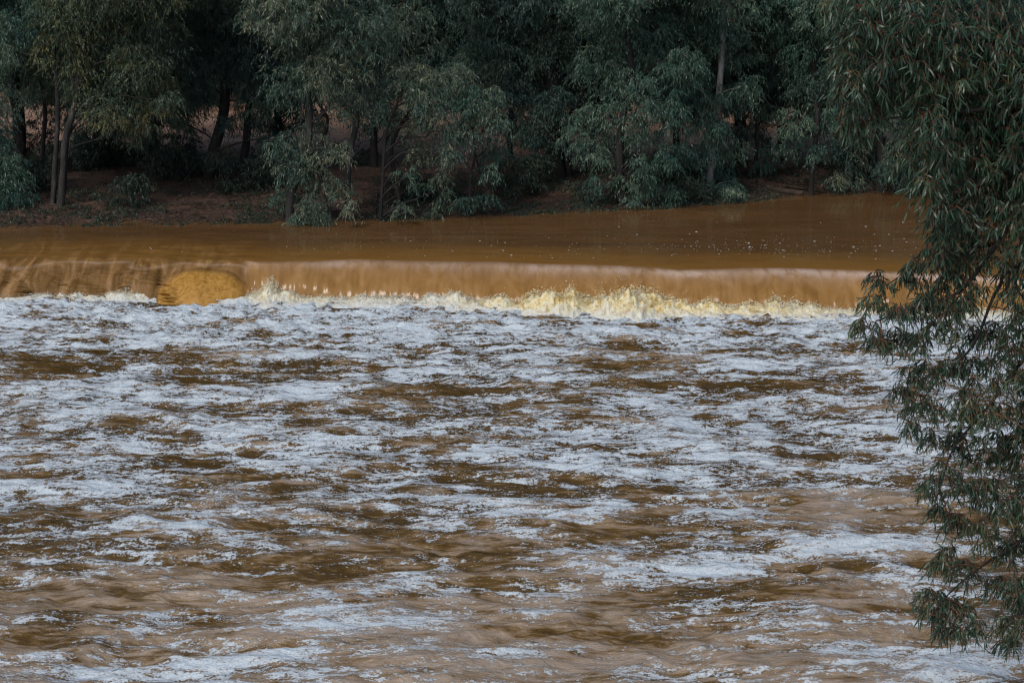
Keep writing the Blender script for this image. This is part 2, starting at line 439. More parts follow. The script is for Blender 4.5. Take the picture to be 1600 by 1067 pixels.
# ------------------------------------------------------------------ upper pool and the sheet of water over the weir
crest_px = [(-300, 403), (0, 403), (150, 403), (260, 404), (360, 407), (400, 412), (520, 409), (700, 411), (800, 413), (900, 416), (1000, 421), (1060, 425), (1180, 421), (1300, 424), (1430, 430), (1600, 436), (1900, 440)]
CR = np.array([at_z(x, y, ZU - 0.07)[:2] for x, y in crest_px])
sx = np.concatenate([-np.geomspace(40, 17.5, 10), np.linspace(-17, 17, 1400), np.geomspace(17.5, 40, 10)])
crest_y = np.interp(sx, CR[:, 0], CR[:, 1]) + 0.13 * noise2(sx * 0.45, sx * 0 + 2, 31) + 0.06 * noise2(sx * 1.3, sx * 0 + 5, 32)
base_y = weir_base(sx) - 0.03
PXs, _ = to_px(sx, crest_y, ZU)
# flow profile: back = pool rows, then rows over the crest
n_pool, n_fall = 120, 90
tp = np.linspace(0, 1, n_pool, endpoint=False)
tf = np.linspace(0, 1, n_fall)
left = 1 - sstep(372, 400, PXs)              # uneven lobed part of the overflow
rows = []
A_f, A_o, A_c, A_s, A_d = [], [], [], [], []
back_y = np.maximum(waterline(sx) + 4.0, crest_y + 2)
for t in tp:
    y = back_y + (crest_y + 0.12 - back_y) * (t ** 0.85)
    dd = y - crest_y
    z = ZU - 0.075 * np.exp(-np.clip(dd, 0, 9) / 0.55) + 0.010 * noise2(sx * 0.5, y * 1.4, 41) * sstep(9, 4, dd) + 0.005 * noise2(sx * 1.5, y * 3.2, 42)
    z = z + (1 - left) * 0.020 * noise2(sx * 0.7, sx * 0 + 9, 49) * sstep(1.2, 0.0, dd)
    z = z + left * 0.022 * noise2(sx * 0.8 + 3, y * 2.5, 43) * sstep(3, 0.3, dd)
    rows.append(np.stack([sx, y, z], -1)); o = np.zeros_like(sx)
    A_f.append(sstep(3.2, 0.3, dd) * 0.5); A_o.append(o); A_c.append(o); A_s.append(sx); A_d.append(dd * 0.3)
# lobes of the broken left part: (centre px, half width px, centre t, half height t, thickness)
lobes = [(-30, 50, .75, .50, .34), (20, 44, .95, .42, .40), (72, 36, .80, .36, .16), (128, 64, .90, .36, .34), (176, 40, .70, .34, .20), (232, 46, .85, .42, .40)]
def shell(cx, w, ct, ht, t, p=0.5):
    q = PXs + 9 * noise2(sx * 2.1, np.full_like(sx, t * 2.0 + cx), 47)
    tt_ = t + 0.05 * noise2(sx * 2.6, np.full_like(sx, t * 2.0 + cx), 48)
    return np.exp(-(np.abs(q - cx) / w) ** 4 * 1.8 - (np.abs(tt_ - ct) / ht) ** 4 * 1.6)
zc = ZU - 0.075 * math.exp(-0.12 / 0.55) + (1 - left) * 0.020 * noise2(sx * 0.7, sx * 0 + 9, 49)
for t in tf:
    ex = base_y - (crest_y + 0.12)
    # thrown-over curve: quick drop, near vertical lower down
    fy = 1 - (1 - t) ** 1.9 * (1 - 0.0 * t)
    fz = t ** 1.45
    # the left part slides down a long slope with lobes
    fyl = t ** 0.92; fzl = sstep(0.0, 1.0, t) ** 1.35
    a = fy * (1 - left) + fyl * left; bz = fz * (1 - left) + fzl * left
    y = crest_y + 0.12 + ex * a
    z = zc - (zc + 0.12) * bz
    bul = 0.15 * fbm2(sx * 0.9, np.full_like(sx, t * 0.35), 44, 4) + 0.035 * fbm2(sx * 4.0, np.full_like(sx, t * 0.5), 45, 3)
    env = math.sin(PI * min(1, t * 1.0)) ** 0.7 if 0 < t < 1 else 0
    env = env * (1 - left * (1 - sstep(.1, .4, t)))
    y = y - bul * env * 0.8
    z = z + (bul * 0.25) * env
    prof = max(0.0, math.sin(PI * t)) ** 0.6
    ph = noise2(sx * 0.9 + t * 1.2, np.full_like(sx, t * 1.3), 46)
    lob = 0
    for (cx, w_, ct, ht, th) in lobes: lob = np.maximum(lob, th * shell(cx + 46 * (t - .7), w_, ct, ht if t < ct else 2.0, t))
    y = y - left * (lob * 1.05 + sstep(.1, .4, t) * prof * 0.14 * ph); z = z + left * prof * (lob * 0.42 + 0.09 * ph)
    dmo = np.clip(1 - (np.abs(PXs - 325 + 5 * noise2(sx * 3, np.full_like(sx, t * 3), 57)) / 70) ** 3.2 - (max(0, .98 - t) / .64) ** 2.6, 0, 1) ** 0.8
    y = y - left * dmo * 0.60; z = z + left * dmo * 0.16 * prof
    crease = left * (np.exp(-((PXs - 394) / 8) ** 2)) * prof
    z = z - crease * 0.14; y = y + crease * 0.22
    rows.append(np.stack([sx, y, z], -1))
    A_f.append(0.5 + 0.5 * sstep(0, 0.16, np.full_like(sx, t)))
    A_o.append(left * sstep(0.08, 0.5, dmo))
    cw = np.exp(-((t - 0.10) / 0.12) ** 2)
    right_gain = np.interp(PXs, [380, 420, 560, 800, 1000, 1150, 1400], [0.55, 0.6, 0.40, 0.6, 0.75, 0.95, 0.95])
    A_c.append((1 - left) * cw * right_gain * np.clip(0.8 + 0.9 * noise2(sx * 0.6, sx * 0, 58), .25, 1.4) + (1 - left) * 0.16 * sstep(0.55, 0.05, np.full_like(sx, t)) + left * 0.25 * np.exp(-((t - 0.3 - 0.18 * ph) / 0.035) ** 2))  # weight of the painted sky highlight and pale streaks on the lip
    A_s.append(sx); A_d.append(np.full_like(sx, t))
R = np.stack(rows, 0)
# small lip-streaks above the right part of the crest
up = link('upper_river', mesh_from('upper_river', R.reshape(-1, 3), grid_faces(len(sx), len(rows)), M_UPPER,
          vattr={'fall': np.stack(A_f).ravel(), 'ochre': np.stack(A_o).ravel(), 'crest': np.stack(A_c).ravel(), 'left': np.tile(left, len(rows)), 'along': np.stack(A_s).ravel(), 'down': np.stack(A_d).ravel()}))
tag(up, 'smooth muddy brown river sliding over the weir in a sheet', kind='structure')

# ------------------------------------------------------------------ splash froth along the foot of the weir
def ico():
    t = (1 + 5 ** 0.5) / 2
    v = np.array([(-1, t, 0), (1, t, 0), (-1, -t, 0), (1, -t, 0), (0, -1, t), (0, 1, t), (0, -1, -t), (0, 1, -t), (t, 0, -1), (t, 0, 1), (-t, 0, -1), (-t, 0, 1)], float)
    v /= np.linalg.norm(v[0])
    f = np.array([(0, 11, 5), (0, 5, 1), (0, 1, 7), (0, 7, 10), (0, 10, 11), (1, 5, 9), (5, 11, 4), (11, 10, 2), (10, 7, 6), (7, 1, 8), (3, 9, 4), (3, 4, 2), (3, 2, 6), (3, 6, 8), (3, 8, 9), (4, 9, 5), (2, 4, 11), (6, 2, 10), (8, 6, 7), (9, 8, 1)])
    return v, f

def ico_cloud(P, Rr, sq=None):
    v, f = ico()
    n = len(P)
    jit = 1 + 0.45 * (rng.random((n, 12, 1)) - 0.5)
    S = np.ones((n, 1, 3)) if sq is None else sq[:, None, :]
    V = P[:, None, :] + v[None] * jit * Rr[:, None, None] * S
    Fc = f[None] + 12 * np.arange(n)[:, None, None]
    return V.reshape(-1, 3), Fc.reshape(-1, 3)

splash_h = [(-300, 8), (0, 10), (60, 12), (110, 20), (160, 10), (185, 18), (205, 26), (240, 14), (300, 8), (380, 8), (396, 24), (420, 40), (450, 30), (480, 16), (560, 14), (590, 22), (640, 14), (670, 26), (720, 32), (770, 20),
            (810, 22), (835, 38), (862, 56), (885, 50), (915, 34), (945, 46), (965, 56), (1000, 60), (1020, 42), (1060, 26), (1120, 22), (1180, 20), (1215, 32), (1240, 28), (1290, 18), (1340, 14), (1420, 14), (1500, 12), (1700, 12)]
SH = np.array(splash_h, float)
def splash_height(x):
    px, _ = to_px(x, weir_base(x), 0)
    return np.interp(px, SH[:, 0], SH[:, 1]) / 92.0
def lump(x, y):
    return 0.50 + 1.0 * np.abs(noise2(x * 1.7, y * 2.2, 88)) + 0.40 * np.abs(noise2(x * 4.2, y * 4.6, 89)) + 0.15 * np.abs(noise2(x * 9, y * 9, 90))
nxs, nys = 2400, 46
fx = np.linspace(-17, 17, nxs); fv = np.linspace(0, 1, nys)
FX, FV = np.meshgrid(fx, fv)
hs = splash_height(FX) * (0.95 + 0.40 * noise2(FX * 1.6, FX * 0, 86))
width = 0.45 + 1.3 * hs
FY = weir_base(FX) + 0.22 - FV * (width + 0.22)
env = np.sin(PI * np.clip(FV, 0, 1) ** 0.75) ** 0.8
F0 = FY - 1.3 * hs * env
bil = np.abs(noise2(FX * 2.4, F0 * 2.6, 81)) * 1.0 + 0.60 * np.abs(noise2(FX * 5.5, F0 * 5.5, 82)) + 0.40 * np.abs(noise2(FX * 11, F0 * 11, 83)) + 0.26 * np.abs(noise2(FX * 22, F0 * 22, 84))
FZ = -0.05 + hs * env * lump(FX, FY) * 0.80 + 0.05 * (bil - 0.5) * env
FY = FY + 0.10 * hs * noise2(FX * 9, FV * 5, 85)
cre = np.interp(to_px(FX, FY, 0)[0], [0, 180, 380, 400, 560, 640, 700, 820, 1100, 1400], [0.35, 0.5, 0.35, 0.65, 0.5, 0.35, 0.5, 0.95, 0.9, 0.6])
cre = np.clip(cre * (1.15 - 0.75 * sstep(0.55, 1.0, FV)), 0, 1)
fr = mesh_from('weir_froth', np.stack([FX, FY, FZ], -1).reshape(-1, 3), grid_faces(nxs, nys), M_FOAM, vattr={'cream': cre.ravel()})
# froth beads and thrown droplets, in the same sheet of froth
n = 24000
bx = rng.uniform(-16.5, 16.5, n * 3)
bh = splash_height(bx) * (0.9 + 0.5 * noise2(bx * 1.7, bx * 0, 86))
keep = rng.random(len(bx)) < (0.10 + 1.1 * bh)
bx = bx[keep][:n]; bh = bh[keep][:n]
bv = rng.random(len(bx)) ** 1.2
bw = 0.45 + 1.3 * bh
by = weir_base(bx) + 0.2 - bv * (bw + 0.15)
be = np.sin(PI * bv ** 0.75) ** 0.8
bb = np.abs(noise2(bx * 2.4, by * 2.6, 81)) + 0.55 * np.abs(noise2(bx * 5.5, by * 5.5, 82))
bz = bh * be * (0.46 + 0.42 * bb) + rng.exponential(0.03, len(bx)) * (0.3 + 2.6 * bh) - 0.02
br = (0.0025 + rng.exponential(0.0028, len(bx))) * (0.8 + 0.7 * bh)
# thrown jets of droplets
jx, jy, jz, jr = [], [], [], []
for k in range(260):
    x0 = rng.uniform(-15, 15); h0 = float(splash_height(np.array(x0)))
    if rng.random() > 0.25 + 1.4 * h0: continue
    m_ = int(rng.integers(5, 18)); th = rng.normal(0, 0.6)
    L = (0.06 + 0.40 * h0) * rng.uniform(0.4, 1.1)
    tt = rng.random(m_) ** 0.8
    jx += list(x0 + math.sin(th) * L * tt + rng.normal(0, 0.02, m_)); jy += list(weir_base(x0) - 0.2 - 0.3 * h0 + rng.normal(0, 0.05, m_))
    jz += list(h0 * 0.55 + math.cos(th) * L * tt); jr += list(rng.uniform(0.002, 0.007, m_) * (1.2 - 0.5 * tt))
for px0, top in ((950, 425), (930, 440), (418, 440), (1190, 460)):      # fine spray thrown high
    c = at_y(px0, top + 22, weir_base(at_z(px0, 480, 0)[0]) - 0.1)
    m_ = 55
    jx += list(c[0] + rng.normal(0, 0.18, m_)); jy += list(c[1] + rng.normal(0, 0.08, m_)); jz += list(c[2] + rng.normal(0, 0.2, m_)); jr += list(rng.uniform(0.004, 0.010, m_))
P = np.concatenate([np.stack([bx, by, bz], -1), np.stack([jx, jy, jz], -1)])
Rr = np.concatenate([br, np.array(jr)])
V2, F2 = ico_cloud(P, Rr)
npf = 150000
qx = rng.uniform(-16.5, 16.5, npf); qh0 = splash_height(qx)
kp = rng.random(npf) < 0.22 + 1.25 * qh0; qx = qx[kp][:52000]
qh = splash_height(qx) * (0.95 + 0.40 * noise2(qx * 1.6, qx * 0, 86))
qv = rng.random(len(qx)) ** 1.1
qy = weir_base(qx) + 0.18 - qv * (0.35 + 1.25 * qh)
qe = np.sin(PI * (0.06 + 0.94 * qv) ** 0.72) ** 0.8
lump_ = lump(qx, qy)
qz = qh * qe * lump_ * rng.uniform(0.25, 1.0, len(qx)) ** 0.35 + rng.exponential(0.10, len(qx)) * qh * (rng.random(len(qx)) < 0.25) - 0.02
qr = np.minimum(rng.gamma(2.0, 0.0030, len(qx)), 0.018) * (0.7 + 0.5 * qh) + 0.003
v2, f2 = ico(); nv2 = len(v2)
jit = 1 + 0.9 * (rng.random((len(qx), nv2, 1)) - 0.5)
Sq = np.stack([rng.uniform(0.8, 1.5, len(qx)), np.ones(len(qx)), rng.uniform(0.7, 1.15, len(qx))], -1)[:, None, :]
PV = np.stack([qx, qy, qz], -1)[:, None, :] + v2[None] * jit * qr[:, None, None] * Sq
PF = (f2[None] + nv2 * np.arange(len(qx))[:, None, None]).reshape(-1, 3)
pcre = np.interp(to_px(qx, qy, 0)[0], [0, 180, 380, 400, 560, 640, 700, 820, 1100, 1400], [0.45, 0.6, 0.45, 0.7, 0.55, 0.4, 0.5, 0.9, 0.85, 0.6]) * (1.1 - 0.9 * sstep(0.5, 1.0, qv)) 
puffs = link('froth_billows', mesh_from('froth_billows', PV.reshape(-1, 3), PF, M_FOAM, vattr={'cream': np.repeat(np.clip(pcre, 0, 1), nv2)}))
tag(puffs, 'billows of cream froth boiling up at the foot of the weir', kind='stuff')
froth = link('weir_froth', fr); tag(froth, 'cream and white froth churning along the foot of the weir', kind='stuff')
spray = link('spray_droplets', mesh_from('spray_droplets', V2, F2, M_FOAM, vattr={'cream': np.repeat(np.interp(to_px(P[:, 0], P[:, 1], P[:, 2])[0], [0, 380, 400, 700, 820, 1100, 1400], [.3, .4, .6, .4, .9, .85, .5]), 12)}))
tag(spray, 'droplets of cream spray thrown up from the foot of the weir', kind='stuff')

# foam flecks drifting on the still upper pool
n = 420
fpx = np.concatenate([rng.normal(1180, 130, 240), rng.uniform(700, 1440, 90), rng.uniform(420, 900, 60), rng.uniform(0, 600, 30)])
fpy = np.concatenate([rng.normal(385, 8, 240), rng.uniform(345, 405, 90), rng.uniform(375, 405, 60), rng.uniform(385, 404, 30)])
pts = np.array([at_z(a, b_, ZU + 0.006) for a, b_ in zip(fpx, fpy)])
ok = (pts[:, 1] < waterline(pts[:, 0]) - 0.4) & (pts[:, 1] > np.interp(pts[:, 0], CR[:, 0], CR[:, 1]) + 0.35)
pts = pts[ok]
rr = rng.exponential(0.005, len(pts)) + 0.004
Vf, Ff = ico_cloud(pts, rr, np.stack([rng.uniform(1, 2.2, len(pts)), np.ones(len(pts)), np.full(len(pts), 0.35)], -1))
fl = link('foam_flecks', mesh_from('foam_flecks', Vf, Ff, M_FOAM, vattr={'cream': np.full(len(Vf), 0.1)}))
tag(fl, 'small white foam flecks drifting on the calm upper pool', kind='stuff')

# ------------------------------------------------------------------ tubes (trunks, limbs, twigs)
class Tubes:
    def __init__(self): self.v = []; self.f = []; self.n = 0
    def add(self, pts, r0, r1, sides=9, rough=0.0, sub=4, power=1.0):
        pts = np.asarray(pts, float)
        # smooth polyline by Catmull-Rom
        if len(pts) > 2 and sub > 1:
            P_ = np.vstack([2 * pts[0] - pts[1], pts, 2 * pts[-1] - pts[-2]])
            out = []
            for i in range(1, len(P_) - 2):
                for k in range(sub):
                    t = k / sub
                    out.append(0.5 * ((2 * P_[i]) + (-P_[i - 1] + P_[i + 1]) * t + (2 * P_[i - 1] - 5 * P_[i] + 4 * P_[i + 1] - P_[i + 2]) * t * t + (-P_[i - 1] + 3 * P_[i] - 3 * P_[i + 1] + P_[i + 2]) * t ** 3))
            out.append(pts[-1]); pts = np.array(out)
        m = len(pts)
        tan = np.gradient(pts, axis=0); tan /= np.linalg.norm(tan, axis=1)[:, None] + 1e-9
        ref = np.array([0.31, 0.9, 0.12]); 
        a = np.cross(tan, ref); a /= np.linalg.norm(a, axis=1)[:, None] + 1e-9
        b_ = np.cross(tan, a)
        tt = np.linspace(0, 1, m) ** power
        r = r0 + (r1 - r0) * tt
        ang = np.linspace(0, 2 * PI, sides, endpoint=False)
        jr = 1 + rough * (rng.random((m, sides)) - 0.5)
        ring = pts[:, None, :] + (a[:, None, :] * np.cos(ang)[None, :, None] + b_[:, None, :] * np.sin(ang)[None, :, None]) * (r[:, None] * jr)[:, :, None]
        self.v.append(ring.reshape(-1, 3))
        i = np.arange(m - 1)[:, None]; j = np.arange(sides)[None, :]
        q = np.stack([i * sides + j, i * sides + (j + 1) % sides, (i + 1) * sides + (j + 1) % sides, (i + 1) * sides + j], -1).reshape(-1, 4) + self.n
        self.f.append(q); self.n += m * sides
        return pts
    def mesh(self, name, mat, origin=(0, 0, 0)):
        return mesh_from(name, np.concatenate(self.v) - np.asarray(origin)[None], np.concatenate(self.f), mat)

# ------------------------------------------------------------------ foliage
def tufts_in_blobs(blobs, per=26, flat=0.85):
    """tuft centres spread through the blobs' shells; blobs (x,y,z,r)"""
    C, Tt, O = [], [], []
    for (x, y, z, r) in blobs:
        k = max(3, int(per * (r ** 2) * 1.0 + 4))
        d = rng.normal(size=(k, 3)); d /= np.linalg.norm(d, axis=1)[:, None]
        rad = r * rng.random(k) ** 0.42
        lump = 1 + 0.30 * np.sin(d[:, 0] * 3.1 + x * 5) * np.cos(d[:, 2] * 3.7 + z * 3)
        p = np.array([x, y, z]) + d * (rad * lump)[:, None] * np.array([1.0, 0.85, flat])
        C.append(p); O.append(d)
        Tt.append(np.clip(rng.normal(0.42, 0.26) + rng.normal(0, 0.26, k), 0, 1))
    return np.concatenate(C), np.concatenate(Tt), np.concatenate(O)

def leaf_mesh(name, C, T, O, mat, origin, r=0.42, L=0.19, W=0.030, twigs=5, per_twig=8, curved=False, tw_acc=None, hang=1.0, Lf=None):
    n = len(C)
    az = rng.uniform(0, 2 * PI, (n, twigs)); el = rng.uniform(-0.35, 0.75, (n, twigs))
    D = np.stack([np.cos(az) * np.cos(el), np.sin(az) * np.cos(el), np.sin(el)], -1) + O[:, None, :] * np.array([0.7, 0.7, 0.25])
    D /= np.linalg.norm(D, axis=-1)[..., None]
    rl = r * rng.uniform(0.55, 1.35, (n, twigs, 1))
    def tw(t): return C[:, None, :] + D * rl * t + np.array([0, 0, -1.0]) * rl * (0.95 * hang * t * t)
    t = (np.arange(per_twig) + rng.random((n, twigs, per_twig))) / per_twig * 0.85 + 0.15
    base = C[:, None, None, :] + D[:, :, None, :] * (rl[:, :, None, :] * t[..., None]) + np.array([0, 0, -1.0]) * (rl[:, :, None, :] * 0.95 * hang * (t ** 2)[..., None])
    ld = rng.normal(0, 0.42, base.shape) + D[:, :, None, :] * 0.42 + np.array([0, 0, -1.0])
    ld /= np.linalg.norm(ld, axis=-1)[..., None]
    base = base.reshape(-1, 3); ld = ld.reshape(-1, 3)
    m = len(base)
    rv = rng.normal(size=(m, 3)); wv = np.cross(ld, rv); wv /= np.linalg.norm(wv, axis=1)[:, None]
    nv = np.cross(ld, wv)
    Ls = L * rng.uniform(0.55, 1.25, (m, 1)); Ws = W * rng.uniform(0.7, 1.25, (m, 1))
    if Lf is not None:
        k_ = np.repeat(Lf, twigs * per_twig)[:, None]; Ls = Ls * k_; Ws = Ws * k_
    bend = rng.uniform(-0.16, 0.16, (m, 1)); tip_side = rng.uniform(-0.12, 0.12, (m, 1))
    tint = np.repeat(T, twigs * per_twig)
    o = np.asarray(origin)[None]
    if not curved:
        p0 = base; pm = base + ld * Ls * 0.42 + nv * Ls * bend
        p2 = base + ld * Ls + wv * Ls * tip_side
        V = np.stack([p0, pm + wv * Ws / 2, p2, pm - wv * Ws / 2], 1).reshape(-1, 3) - o
        Fc = np.arange(4 * m).reshape(-1, 4)
        ft = tint
    else:
        s = np.array([0.0, 0.22, 0.5, 0.78, 1.0]); w = np.array([0.12, 0.85, 1.0, 0.62, 0.03])
        rows_ = []
        for si, wi in zip(s, w):
            c = base + ld * Ls * si + nv * Ls * bend * 1.6 * (si * (1 - si) * 2) + wv * Ls * tip_side * 2.0 * si * si + np.array([0, 0, -1.0]) * Ls * 0.12 * si * si
            rows_.append(c + wv * Ws * wi / 2); rows_.append(c - wv * Ws * wi / 2)
        V = np.stack(rows_, 1).reshape(-1, 3) - o
        q = np.array([[0, 2, 3, 1], [2, 4, 5, 3], [4, 6, 7, 5], [6, 8, 9, 7]])
        Fc = (q[None] + 10 * np.arange(m)[:, None, None]).reshape(-1, 4)
        ft = np.repeat(tint, 4)
    if tw_acc is not None:
        for i in range(n):
            for k in range(twigs):
                ts = np.array([0, .35, .7, 1.0])[:, None]
                pp = C[i] + D[i, k] * rl[i, k] * ts + np.array([0, 0, -1.0]) * rl[i, k] * 0.95 * hang * ts ** 2
                tw_acc.add(pp, 0.0042, 0.0018, sides=3, sub=1)
    return mesh_from(name, V, Fc, mat, smooth=False, fattr={'tint': ft})

def wiggle(p, q, k=3, amp=0.12):
    p = np.asarray(p, float); q = np.asarray(q, float)
    L = np.linalg.norm(q - p)
    pts = [p]
    for i in range(1, k):
        t = i / k
        pts.append(p + (q - p) * t + rng.normal(0, amp * L / k, 3) + np.array([0, 0, 0.10 * L * math.sin(PI * t)]))
    pts.append(q)
    return pts

def make_tree(stems, blobs, leafmat, barkmat, label, name='eucalyptus_tree', Y0=None, top=13.0, per=92, leaf=(0.138, 0.025), r=0.30, group='gum trees lining the far bank', lean_up=True, tall=True, dY=0.0):
    """stems: list of (pixel polyline, r0, r1) standing on the bank; blobs: (px,py,radius[,depth offset])"""
    b0 = stems[0][0][0]
    # base point on the ground
    p = at_z(b0[0], b0[1], 1.0)
    for _ in range(6):
        zz = float(ground_z(np.array(p[0]), np.array(p[1]))); p = at_z(b0[0], b0[1], zz)
    if Y0 is not None:
        p = at_y(b0[0], b0[1], Y0); p[2] = float(ground_z(np.array(p[0]), np.array(p[1])))
    Yb = p[1] + dY
    if dY: p[1] = Yb; p[0] = at_y(b0[0], b0[1], Yb)[0]; p[2] = float(ground_z(np.array(p[0]), np.array(p[1])))
    root = empty(name, p); tag(root, label, 'tree', group)
    tb = Tubes()
    W = []
    for (x, y, rr_, *dz) in blobs:
        dy = dz[0] if dz else rng.uniform(-0.9, 0.7)
        q = at_y(x, y, Yb + dy); W.append((q[0], q[1], q[2], rr_))
    spine = None
    for si, (poly, r0, r1) in enumerate(stems):
        pts = []
        for i, (x, y) in enumerate(poly):
            yy_ = Yb + (0.0 if i == 0 else rng.normal(0, 0.12)) + (0.25 * si)
            q = at_y(x, y, yy_)
            if i == 0:
                q = p.copy() if si == 0 else q
                q[2] = float(ground_z(np.array(q[0]), np.array(q[1]))) - 0.15
            pts.append(q)
        # carry the stem on upwards beyond the picture
        if tall or si == 0:
            d = pts[-1] - pts[-2]; d = d / (np.linalg.norm(d) + 1e-9)
            z_end = top * (0.9 - 0.2 * si)
            while pts[-1][2] < z_end - 1.2 and tall:
                d = d * 0.75 + np.array([rng.normal(0, .12), rng.normal(0, .12), 0.55]); d /= np.linalg.norm(d)
                pts.append(pts[-1] + d * 1.6)
        sm = tb.add(pts, r0, r1, sides=10, rough=0.16, sub=5, power=0.85)
        # root flare
        if si == 0: spine = sm
    # upper crown beyond the top of the picture
    if tall:
        zt = max(w[2] for w in W)
        z = zt + 0.6
        while z < top:
            f = (z - zt) / max(1e-3, top - zt)
            R_ = 2.3 * (1 - 0.55 * f)
            sc = spine[np.argmin(np.abs(spine[:, 2] - z))]
            for k in range(4):
                a = rng.uniform(0, 2 * PI); d_ = R_ * rng.uniform(0.2, 1.0)
                W.append((sc[0] + math.cos(a) * d_, sc[1] + math.sin(a) * d_, z + rng.uniform(-.5, .5), rng.uniform(0.8, 1.25)))
            z += 1.15
    # limbs to the blobs
    for (x, y, z, rr_) in W:
        c = np.array([x, y, z])
        cand = spine[(spine[:, 2] < z + 0.4)]
        if len(cand) == 0: cand = spine
        dist = np.linalg.norm((cand - c) * np.array([1, 1, 0.8]), axis=1) + np.abs(cand[:, 2] - (z - 0.7)) * 0.5
        s = cand[np.argmin(dist)]
        L = np.linalg.norm(c - s)
        if L > 0.15: tb.add(wiggle(s, c, 4, 0.22), min(0.055, 0.016 + 0.011 * L), 0.008, sides=5, sub=3)
    o = link('trunk', tb.mesh('trunk', barkmat, p), root)
    vis = [w for w in W if w[2] < 8.4]; hid = [w for w in W if w[2] >= 8.4]
    C, T, O = tufts_in_blobs(vis, per)
    me = leaf_mesh('crown', C, T, O, leafmat, p, r=r, L=leaf[0], W=leaf[1])
    cr = link('crown', me, root)
    if hid:
        C, T, O = tufts_in_blobs(hid, 22)
        me2 = leaf_mesh('crown_top', C, T, O, leafmat, p, r=0.55, L=0.34, W=0.075, twigs=5, per_twig=8)
        link('crown', me2, root)
    return root, W

S = lambda *a: list(a)
T_ = []
# 1 left edge, low over the water
make_tree([([(-45, 318), (-40, 230), (-30, 120), (-40, 20)], .16, .06)],
          [(0, 262, .75, -.3), (14, 300, .65, -.3), (4, 332, .5, -.3), (-45, 280, .9), (-30, 200, 1.0), (18, 270, .5, -.3), (12, 340, .35, -.3), (-10, 310, .8, -.2), (-60, 140, 1.2), (-20, 60, 1.1)],
          LEAF_TEAL, BARK_DARK, 'blue-green gum tree cut by the left edge, its boughs drooping into the water')
make_tree([([(28, 272), (30, 200), (22, 120), (30, 30)], .24, .10)],
          [(-5, 60, 1.2), (40, 95, 1.0), (60, 25, 1.3), (12, 150, .7), (60, 150, .5), (0, 110, .9), (100, 60, .9), (30, 10, 1.2), (-10, 190, .5)],
          LEAF_DARK, BARK_DARK, 'dark gum tree with a thick straight trunk, first behind the left edge', dY=0.8)
make_tree([([(94, 326), (99, 270), (103, 215), (118, 160), (125, 90), (140, 20)], .12, .06), ([(82, 322), (86, 260), (90, 190), (88, 120), (80, 40)], .085, .04)],
          [(110, 65, 1.0), (158, 112, .9), (165, 20, 1.1), (198, 150, .8), (222, 95, .85), (232, 178, .5), (170, 185, .45), (130, 130, .6), (235, 50, .8), (100, 15, 1.1), (245, 130, .6), (190, 60, .9), (150, 165, .5), (255, 155, .45), (210, 205, .35)],
          LEAF_OLIVE, BARK_MID, 'olive gum tree with a slim forked trunk pale near its foot')
make_tree([([(62, 300), (67, 230), (70, 170), (60, 90), (70, 0)], .075, .035)],
          [(60, 120, .6), (80, 60, .8), (50, 30, .9), (75, 160, .35)],
          LEAF_OLIVE, BARK_DARK, 'thin dark stem just left of the forked olive gum tree', dY=0.6)
make_tree([([(326, 292), (334, 235), (350, 175), (352, 110), (370, 30)], .20, .09), ([(372, 290), (384, 230), (388, 170), (400, 90)], .15, .06)],
          [(330, 95, 1.0), (290, 65, 1.0), (390, 85, 1.0), (360, 20, 1.2), (300, 145, .7), (410, 150, .8), (380, 185, .5), (280, 185, .42), (440, 60, 1.0), (262, 120, .7), (270, 30, 1.1), (350, 190, .3), (420, 215, .35), (310, 20, 1.1)],
          LEAF_DARK, BARK_DARK, 'dark gum tree with a thick leaning trunk, pale patches of mud showing beside it', dY=1.2)
make_tree([([(452, 349), (456, 300), (478, 240), (484, 180), (478, 110), (490, 30)], .13, .05), ([(545, 338), (543, 280), (548, 235), (561, 160), (545, 90)], .11, .05), ([(520, 330), (500, 250), (512, 190), (492, 150)], .06, .03)],
          [(470, 55, 1.0), (520, 105, .9), (570, 128, .65), (448, 128, .75), (482, 195, .5), (458, 262, .55), (500, 285, .55), (448, 305, .42), (522, 235, .42), (490, 322, .3), (550, 40, 1.0), (430, 15, .9), (592, 60, .7), (540, 160, .5), (440, 225, .5), (480, 240, .5), (470, 330, .28), (530, 290, .35), (545, 320, .22), (500, 10, 1.1), (590, 160, .3), (510, 345, .12)],
          LEAF_GREY, BARK_MID, 'grey-green gum tree with pale limbs, drooping to the water left of centre')
make_tree([([(593, 347), (598, 280), (602, 215), (614, 180), (640, 110)], .055, .03), ([(626, 347), (620, 290), (612, 230), (640, 170)], .10, .04)],
          [(655, 125, .8), (705, 118, .7), (640, 185, .55), (690, 185, .65), (740, 165, .55), (762, 150, .42), (650, 232, .4), (702, 240, .38), (632, 270, .26), (690, 275, .26), (722, 210, .45), (686, 322, .18), (655, 290, .16), (680, 335, .14), (628, 325, .2), (700, 300, .14), (670, 160, .7)],
          LEAF_GREY, BARK_DARK, 'shorter bushy grey-green gum tree on two dark stems at the waterline, centre left', tall=False)
make_tree([([(733, 338), (735, 285), (742, 240), (738, 190), (746, 150)], .05, .025), ([(752, 338), (751, 285), (744, 245), (738, 200)], .035, .02)],
          [(752, 182, .5), (770, 228, .4), (735, 150, .5), (738, 322, .35), (758, 312, .3), (722, 315, .2), (765, 265, .25), (775, 185, .4)],
          LEAF_TEAL, BARK_DARK, 'small gum tree with crossing thin stems and leafy shoots round its foot', tall=False)
